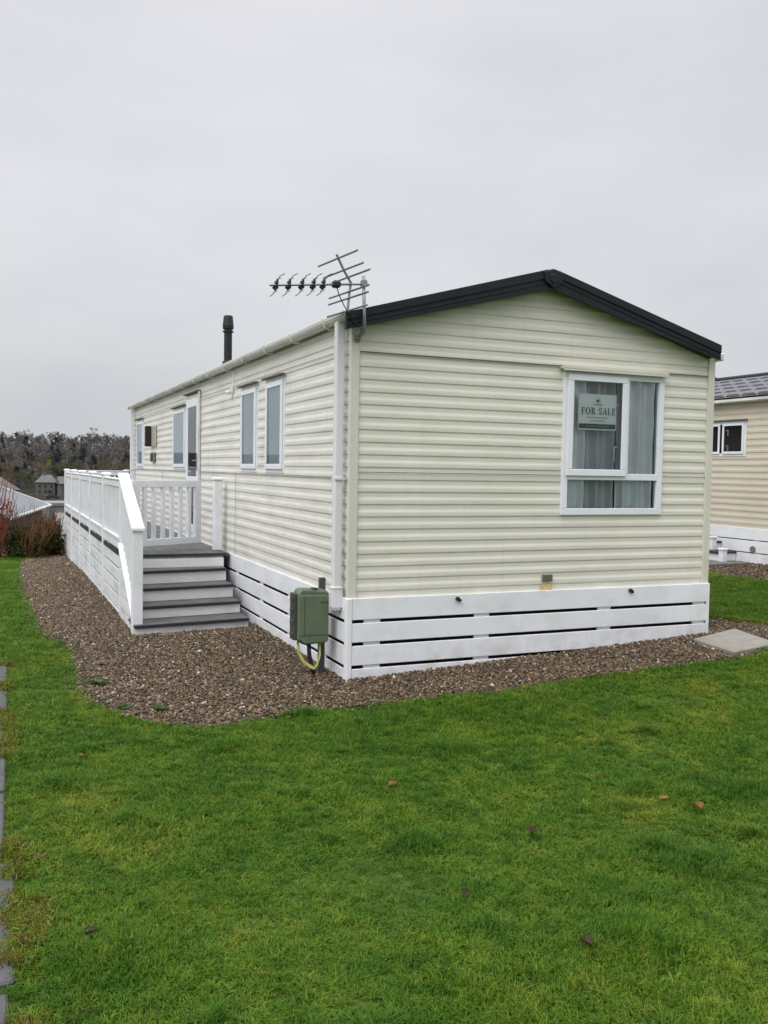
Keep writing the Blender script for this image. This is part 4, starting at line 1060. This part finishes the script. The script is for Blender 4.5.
# ------------------------------------------------------------------ scattered stuff: gravel stones, grass, dry edge
def proto_collection(name, objs):
    c = bpy.data.collections.new(name)
    for o in objs: COL.objects.unlink(o); c.objects.link(o)
    return c
def scatter(name, pts, coll, mat):
    me = bpy.data.meshes.new(name); me.from_pydata([p[0] for p in pts], [], [])
    for an, ty, key, val in (('scl', 'FLOAT_VECTOR', 'vector', 1), ('rot', 'FLOAT_VECTOR', 'vector', 2)):
        at = me.attributes.new(an, ty, 'POINT'); at.data.foreach_set(key, [c for p in pts for c in p[val]])
    at = me.attributes.new('pick', 'INT', 'POINT'); at.data.foreach_set('value', [p[3] for p in pts])
    o = bpy.data.objects.new(name, me); COL.objects.link(o)
    ng = bpy.data.node_groups.new(name + '_scatter', 'GeometryNodeTree')
    ng.interface.new_socket('Geometry', in_out='INPUT', socket_type='NodeSocketGeometry'); ng.interface.new_socket('Geometry', in_out='OUTPUT', socket_type='NodeSocketGeometry')
    gi, gout = ng.nodes.new('NodeGroupInput'), ng.nodes.new('NodeGroupOutput')
    ci = ng.nodes.new('GeometryNodeCollectionInfo'); ci.inputs['Collection'].default_value = coll; ci.inputs['Separate Children'].default_value = True; ci.inputs['Reset Children'].default_value = True
    ip = ng.nodes.new('GeometryNodeInstanceOnPoints'); ip.inputs['Pick Instance'].default_value = True
    def attr(n, t): a = ng.nodes.new('GeometryNodeInputNamedAttribute'); a.data_type = t; a.inputs['Name'].default_value = n; return a.outputs['Attribute']
    L = ng.links.new
    L(gi.outputs[0], ip.inputs['Points']); L(ci.outputs[0], ip.inputs['Instance']); L(attr('pick', 'INT'), ip.inputs['Instance Index'])
    e2r = ng.nodes.new('FunctionNodeEulerToRotation'); L(attr('rot', 'FLOAT_VECTOR'), e2r.inputs[0]); L(e2r.outputs[0], ip.inputs['Rotation'])
    L(attr('scl', 'FLOAT_VECTOR'), ip.inputs['Scale']); L(ip.outputs[0], gout.inputs[0])
    md = o.modifiers.new('scatter', 'NODES'); md.node_group = ng
    return tag(o, kind='stuff')

rr = random.Random(3)
def stone_proto(i):
    mb = MB(); bmesh.ops.create_icosphere(mb.bm, subdivisions=1, radius=1)
    sx, sy, sz = rr.uniform(.8, 1.2), rr.uniform(.6, 1), rr.uniform(.4, .7)
    for v in mb.bm.verts: v.co = Vector((v.co.x * sx, v.co.y * sy, v.co.z * sz)) * rr.uniform(.72, 1.2)
    return mb.build('pebble', M['stone'])
stones = proto_collection('gravel_kinds', [stone_proto(i) for i in range(7)])
CAMX, CAMY = -2.414, -6.318
pts = []
def blocked(x, y): return inside(SLABQ, x, y) or (-.03 < x < CW + .03 and y > -.03) or (-1.2 < x < 0 and y > 2.75)
def add_stones(poly, bx, dens_fn, block):
    x0, x1, y0, y1, n = bx
    for _ in range(n):
        x, y = rr.uniform(x0, x1), rr.uniform(y0, y1)
        if not inside(poly, x + rr.gauss(0, .045), y + rr.gauss(0, .045)) or block(x, y): continue
        d = math.hypot(x - CAMX, y - CAMY)
        if rr.random() > dens_fn(d): continue
        s = rr.uniform(.005, .0135) * (1 + (.6 if rr.random() < .08 else 0)) * (1 + max(0, d - 8) * .05)
        pts.append(((x, y, ground_z(x, y) + .012 + rr.uniform(0, .012)), (s, s, s), (rr.uniform(-.7, .7), rr.uniform(-.7, .7), rr.uniform(0, 6.28)), rr.randrange(7)))
add_stones(GRAVEL, (-2.2, 4.5, -.9, 2.6, 98000), lambda d: 1, blocked)
add_stones(GRAVEL, (-2.2, -1.2, 2.6, 12.7, 42000), lambda d: min(1, 9.5 / d), blocked)
add_stones(GRAVEL, (3.4, 4.5, .3, 6, 12000), lambda d: .8, blocked)
add_stones(GRAVEL2, (6.2, 7.5, -1, 6.9, 15000), lambda d: .8, lambda x, y: x > 7.45)
scatter('gravel', pts, stones, M['stone'])

def blade_tuft(seed, n, hgt, wid, spread, lean, mat):
    rr = random.Random(seed); mb = MB(); tipl = mb.bm.verts.layers.float.new('tip')
    for _ in range(n):
        a = rr.uniform(0, 6.28); r0 = spread * rr.random() ** .5
        b = Vector((r0 * math.cos(a), r0 * math.sin(a), 0)); dirn = rr.uniform(0, 6.28); ln = rr.uniform(.15, 1) * lean
        d = Vector((math.cos(dirn), math.sin(dirn), 0)); sdv = Vector((-d.y, d.x, 0)) * wid * rr.uniform(.7, 1.3) * .5; hh = hgt * rr.uniform(.55, 1.15)
        p0, p1, p2 = b, b + d * ln * hh * .35 + Vector((0, 0, hh * .55)), b + d * ln * hh * 1.0 + Vector((0, 0, hh * (1 - .35 * ln)))
        vv = mb.vs([p0 - sdv, p0 + sdv, p1 + sdv * .8, p1 - sdv * .8, p2])
        for v_, t_ in zip(vv, (0, 0, .55, .55, 1)): v_[tipl] = t_
        mb.bm.faces.new(vv[0:4]); mb.bm.faces.new((vv[3], vv[2], vv[4]))
    return mb.build('blade_tuft', mat, recalc=False)
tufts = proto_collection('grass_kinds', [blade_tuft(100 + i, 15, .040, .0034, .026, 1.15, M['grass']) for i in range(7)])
HALF = 26.5
def visible(x, y, margin):
    dx, dy = x - CAMX, y - CAMY; d = math.hypot(dx, dy); a = math.degrees(math.atan2(dx, dy)) - math.degrees(.4029)
    return abs(a) < HALF + margin * 25 / max(d, 1.0), d
pts = []; edge_pts = []
def lawn_ok(x, y):
    if inside(GRAVEL, x, y) or inside(GRAVEL2, x, y) or inside(SLABQ, x, y): return False
    if -.05 < x < CW + .05 and 0 < y < CL: return False
    if x > 7.3 and NY0 < y < NY1: return False
    if x < -2.385:
        for y0, y1 in PATH:
            if y0 - .02 < y < y1 + .02 and x > -3.0: return False
    return True
def add_grass(bx, dens, scale, margin=1.2, only_outside=False):
    x0, x1, y0, y1 = bx; n = int((x1 - x0) * (y1 - y0) * dens)
    for _ in range(n):
        x, y = rr.uniform(x0, x1), rr.uniform(y0, y1)
        ok, d = visible(x, y, margin)
        if only_outside and visible(x, y, 1.2)[0] and -4.2 < x < 5.6: continue
        if not ok or not lawn_ok(x + rr.gauss(0, .012), y + rr.gauss(0, .012)): continue
        nz = noise.noise(Vector((x * 1.1, y * 1.1, 3))) + .6 * noise.noise(Vector((x * 3.2, y * 3.2, 9)))
        if nz < -.45 and rr.random() < .5: continue
        hs = scale * (1 + .48 * nz) * rr.uniform(.65, 1.3)
        for tx, ty, tr_ in TUFTY:
            q_ = ((x - tx) ** 2 + (y - ty) ** 2) / (tr_ * tr_)
            if q_ < 4: hs *= 1 + 1.0 * math.exp(-q_ * 1.6)
        ws = scale * rr.uniform(.85, 1.2)
        pts.append(((x, y, ground_z(x, y) - .003), (ws, ws, hs), (rr.gauss(0, .12), rr.gauss(0, .12), rr.uniform(0, 6.28)), rr.randrange(7)))
TUFTY = [(-.02, -1.80, .15), (.50, -2.75, .12), (-.42, -3.88, .17), (-1.2, -1.3, .12), (-2.1, -3.3, .2), (.95, -3.0, .16), (-2.15, -1.6, .15), (-.75, -2.9, .14), (-.62, -.78, .12), (.2, -3.5, .15)]
add_grass((-3.2, 1.6, -4.9, -2.9), 3300, .80)
add_grass((-3.6, 3.4, -2.9, -1.2), 2500, .88)
add_grass((-4.2, 5.6, -1.2, 1.5), 1700, 1.0)
add_grass((-4.2, -1.8, 1.5, 6), 1300, 1.1)
add_grass((-4.2, -1.8, 6, 12.4), 800, 1.3)
add_grass((3.5, 7.4, .0, 6), 1000, 1.15)
add_grass((-8.5, 7.3, -5.6, -1.2), 1000, 1.2, 5, True)
add_grass((-8.5, 7.3, -1.2, 3.4), 800, 1.3, 5, True)
add_grass((-8.5, -4.2, 3.4, 12.4), 500, 1.5, 5, True)
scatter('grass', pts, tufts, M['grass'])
lush = proto_collection('lush_grass_kinds', [blade_tuft(200 + i, 12, .062, .0036, .022, 1.0, M['grasslush']) for i in range(5)])
pts = []
clumps = [(a, b, c * 1.0, 1.0) for a, b, c in TUFTY]
for _ in range(55): clumps.append((rr.uniform(-2.3, 3.4), rr.uniform(-4.4, -.9), rr.uniform(.03, .11), rr.uniform(.3, .8)))
for cx, cy, cr, pw in clumps:
    for _ in range(int(pw * cr * 900)):
        x, y = cx + rr.gauss(0, cr * .55), cy + rr.gauss(0, cr * .42)
        if not lawn_ok(x, y): continue
        q_ = math.hypot(x - cx, y - cy) / cr; h_ = rr.uniform(.55, 1.05) * (.6 + .5 * math.exp(-q_ * q_)) * (.75 + .35 * pw)
        pts.append(((x, y, ground_z(x, y) - .003), (1, 1, h_), (rr.gauss(0, .15), rr.gauss(0, .15), rr.uniform(0, 6.28)), rr.randrange(5)))
scatter('tall_grass', pts, lush, M['grasslush'])
dry = proto_collection('dry_grass_kinds', [blade_tuft(300 + i, 12, .035, .003, .035, 1.6, M['drygrass']) for i in range(4)])
pts = []
for _ in range(2300):
    y = rr.uniform(-4.6, 1.4); x = -2.395 + abs(rr.gauss(0, .04)) * (1.7 if y < -2.4 else .7)
    if noise.noise(Vector((x * 2, y * 2.5, 1))) < (-.25 if y < -2.4 else .05): continue
    pts.append(((x, y, ground_z(x, y) + .012), (1, 1, rr.uniform(.5, 1.1)), (rr.gauss(0, .3), rr.gauss(0, .3), rr.uniform(0, 6.28)), rr.randrange(4)))
for _ in range(700):                                    # yellowed strip by the gravel at the right corner
    t = rr.random(); x = 3.98 + t * .24 + rr.gauss(0, .03); y = .55 - t * .65 + rr.gauss(0, .06)
    pts.append(((x, y, ground_z(x, y) + .01), (1, 1, rr.uniform(.6, 1.1)), (rr.gauss(0, .3), rr.gauss(0, .3), rr.uniform(0, 6.28)), rr.randrange(4)))
scatter('dry_grass', pts, dry, M['drygrass'])

# fallen leaves and weeds
def leaf(x, y, ln, rz, mat, label, curl=.35, dz=.030):
    ln *= .85
    mb = MB(); K = 6; z = ground_z(x, y) + dz; rws = []
    for i in range(K + 1):
        t = i / K; wd = ln * .34 * math.sin(math.pi * min(1, t * .93 + .05)) ** .8; u = (t - .5) * ln
        row = []
        for s_ in (-1, 0, 1):
            px, py, pz = u, s_ * wd, curl * wd * abs(s_) * 1.2 + curl * ln * .9 * (t - .45) ** 2
            row.append(mb.bm.verts.new((x + px * math.cos(rz) - py * math.sin(rz), y + px * math.sin(rz) + py * math.cos(rz), z + pz)))
        rws.append(row)
    for p, q_ in zip(rws, rws[1:]):
        for s_ in (0, 1): mb.bm.faces.new((p[s_], q_[s_], q_[s_ + 1], p[s_ + 1]))
    return tag(mb.build('fallen_leaf', mat, smooth=True, base=(x, y, z)), label, 'leaf', 'fallen leaves on the lawn')
leaf(-.608, -2.253, .075, .5, M['deadleaf'], 'pale brown fallen leaf alone in the middle of the lawn')
leaf(-.285, -3.026, .075, 1.2, M['darkleaf'], 'dark curled fallen leaf near the lawn centre', .9)
leaf(.561, -3.116, .075, 1.1, M['deadleaf'], 'reddish curled leaf standing up at the right of the lawn', 1.1)
leaf(.503, -2.944, .065, .1, M['deadleaf'], 'flat orange brown leaf just left of the reddish curled leaf')
leaf(-.614, -3.880, .065, 1.7, M['darkleaf'], 'grey brown leaf near the bottom right of the lawn', .8)
leaf(-.824, -3.417, .05, .8, M['darkleaf'], 'small dark leaf low in the middle of the lawn', .8)
leaf(-2.139, -3.218, .06, .3, M['darkleaf'], 'blackish fallen leaf at lower left near the stepping slabs', .8)
leaf(-2.02, -1.25, .05, 2.2, M['deadleaf'], 'small brown leaf in the left part of the lawn')
def weed(x, y, s, label):
    rr2 = random.Random(int(x * 100)); mb = MB(); z = ground_z(x, y) + .02
    for k in range(16):
        a = rr2.uniform(0, 6.28); l = s * rr2.uniform(.5, 1); d = Vector((math.cos(a), math.sin(a), 0)); sd = Vector((-d.y, d.x, 0)) * l * .22; p = Vector((x, y, z))
        mb.face([p, p + d * l * .5 + sd + Vector((0, 0, l * .35)), p + d * l + Vector((0, 0, l * .25)), p + d * l * .5 - sd + Vector((0, 0, l * .35))])
    return tag(mb.build('weed', M['weed'], recalc=False, base=(x, y, z)), label, 'weed', 'weeds in the gravel')
weed(-1.75, .42, .10, 'grey green weed at the left margin of the gravel')
weed(-1.47, -.42, .07, 'small bright weed near the front edge of the gravel')
weed(-1.68, -.28, .055, 'tiny weed near the front left curve of the gravel')

# ------------------------------------------------------------------ one mesh per separate piece
def split_pieces(o, tol=.004):
    bm = bmesh.new(); bm.from_mesh(o.data); bm.faces.ensure_lookup_table()
    seen = set(); isl = []
    for f in bm.faces:
        if f.index in seen: continue
        stack = [f]; seen.add(f.index); cur = []
        while stack:
            g_ = stack.pop(); cur.append(g_.index)
            for v in g_.verts:
                for h_ in v.link_faces:
                    if h_.index not in seen: seen.add(h_.index); stack.append(h_)
        cs = [v.co for i in cur for v in bm.faces[i].verts]
        isl.append([cur, [min(c[k] for c in cs) - tol for k in range(3)], [max(c[k] for c in cs) + tol for k in range(3)]])
    merged = True
    while merged:
        merged = False
        for i in range(len(isl)):
            for k in range(i + 1, len(isl)):
                a, b = isl[i], isl[k]
                if all(a[1][d] <= b[2][d] and b[1][d] <= a[2][d] for d in range(3)):
                    isl[i] = [a[0] + b[0], [min(a[1][d], b[1][d]) for d in range(3)], [max(a[2][d], b[2][d]) for d in range(3)]]; isl.pop(k); merged = True; break
            if merged: break
    bm.free()
    if len(isl) < 2: return
    old = o.data; meshes = []
    for cur, _, _ in isl:
        b2 = bmesh.new(); b2.from_mesh(old); b2.faces.ensure_lookup_table(); keep = set(cur)
        bmesh.ops.delete(b2, geom=[f for f in b2.faces if f.index not in keep], context='FACES')
        me = bpy.data.meshes.new(old.name); b2.to_mesh(me); b2.free()
        if not me.materials: me.materials.append(old.materials[0])
        meshes.append(me)
    o.data = meshes[0]
    for me in meshes[1:]:
        c = bpy.data.objects.new(o.name.split('.')[0], me); COL.objects.link(c); c.parent = o.parent
        if 'label' in o: c['label'] = o['label']
SPLIT = {'director_rod', 'crest', 'fascia', 'fascia_rib', 'soffit', 'gutter_bracket', 'pipe_socket', 'handle', 'skirting_upright', 'skirting_knob', 'panel_joint', 'deck_bracket', 'deck_joist', 'hinge', 'inner_partition', 'underside_shadow_panel',
         'rail', 'gate_stile', 'gate_rail', 'end_wall', 'earth_cable', 'verge', 'latch', 'roof_edging', 'stringer', 'hinge_strip', 'deck_floor', 'side_boarding'}
for o in list(COL.objects):
    if o.type == 'MESH' and o.parent is not None and o.name.split('.')[0] in SPLIT - {'deck_floor', 'side_boarding'}: split_pieces(o)

# ------------------------------------------------------------------ sky, light, camera
wd = bpy.data.worlds.new('World'); S.world = wd; wd.use_nodes = True
nt = wd.node_tree; nt.nodes.clear()
SUN_EL, SUN_ROT = R(52), R(-62)        # compass angle measured from +y, negative toward -x ... light from the left front
outw = nt.nodes.new('ShaderNodeOutputWorld'); bg = nt.nodes.new('ShaderNodeBackground'); bg.inputs[1].default_value = .10
sky = nt.nodes.new('ShaderNodeTexSky'); sky.sky_type = 'NISHITA'; sky.sun_disc = False; sky.sun_elevation = SUN_EL; sky.sun_rotation = R(205); sky.air_density = 1.5; sky.dust_density = 4
tc = nt.nodes.new('ShaderNodeTexCoord'); sp = nt.nodes.new('ShaderNodeSeparateXYZ'); nt.links.new(tc.outputs['Generated'], sp.inputs[0])
# overcast luminance: bright overhead, greyer toward the horizon (values are divided by the 0.10 strength)
grad = ramp(nt, sp.outputs[2], [(0.0, (6.6, 6.95, 7.3)), (.10, (7.2, 7.4, 7.75)), (.28, (8.1, 8.12, 8.5)), (.46, (8.2, 8.2, 8.55)), (.66, (15.5, 15.6, 16.1)), (1.0, (27, 27.2, 28.2))])
mp = nt.nodes.new('ShaderNodeMapping'); mp.inputs['Scale'].default_value = (1.2, 1.2, 3.2); nt.links.new(tc.outputs['Generated'], mp.inputs[0])
cl = noise_tex(nt, mp.outputs[0], 1.7, 5, .5)
clouds = mixc(nt, 1.0, grad, ramp(nt, cl, [(.28, (.86, .87, .885)), (.50, (.985, .985, .985)), (.72, (1.10, 1.09, 1.095))]), 'MULTIPLY')
mixed = mixc(nt, .90, sky.outputs[0], clouds)
nt.links.new(mixed, bg.inputs[0]); nt.links.new(bg.outputs[0], outw.inputs[0])

sd = bpy.data.lights.new('sun', 'SUN'); sd.energy = 1.45; sd.angle = R(40); sd.color = (1, .985, .965)
so = bpy.data.objects.new('sun', sd); COL.objects.link(so)
sdir = Vector((-.80, -.42, .95)).normalized()      # toward the sun
so.rotation_euler = sdir.to_track_quat('Z', 'Y').to_euler(); so.location = (-8, -4, 10)
sky.sun_elevation = math.asin(sdir.z); sky.sun_rotation = math.atan2(sdir.x, sdir.y)

cd = bpy.data.cameras.new('camera'); cam = bpy.data.objects.new('camera', cd); COL.objects.link(cam); S.camera = cam
cd.sensor_fit = 'VERTICAL'; cd.sensor_height = 36; cd.lens = 902.32 / 1024 * 36; cd.clip_start = .05; cd.clip_end = 6000
yaw, pit, rol = .4029, -.0467, .0168
fw = Vector((math.sin(yaw) * math.cos(pit), math.cos(yaw) * math.cos(pit), math.sin(pit))); rt = Vector((math.cos(yaw), -math.sin(yaw), 0)); up = rt.cross(fw)
r2 = rt * math.cos(rol) + up * math.sin(rol); u2 = up * math.cos(rol) - rt * math.sin(rol)
m = Matrix(((r2.x, u2.x, -fw.x, CAMX), (r2.y, u2.y, -fw.y, -6.3177), (r2.z, u2.z, -fw.z, 1.6), (0, 0, 0, 1)))
cam.matrix_world = m

S.view_settings.view_transform = 'Standard'; S.view_settings.look = 'None'; S.view_settings.exposure = 0; S.view_settings.gamma = 1
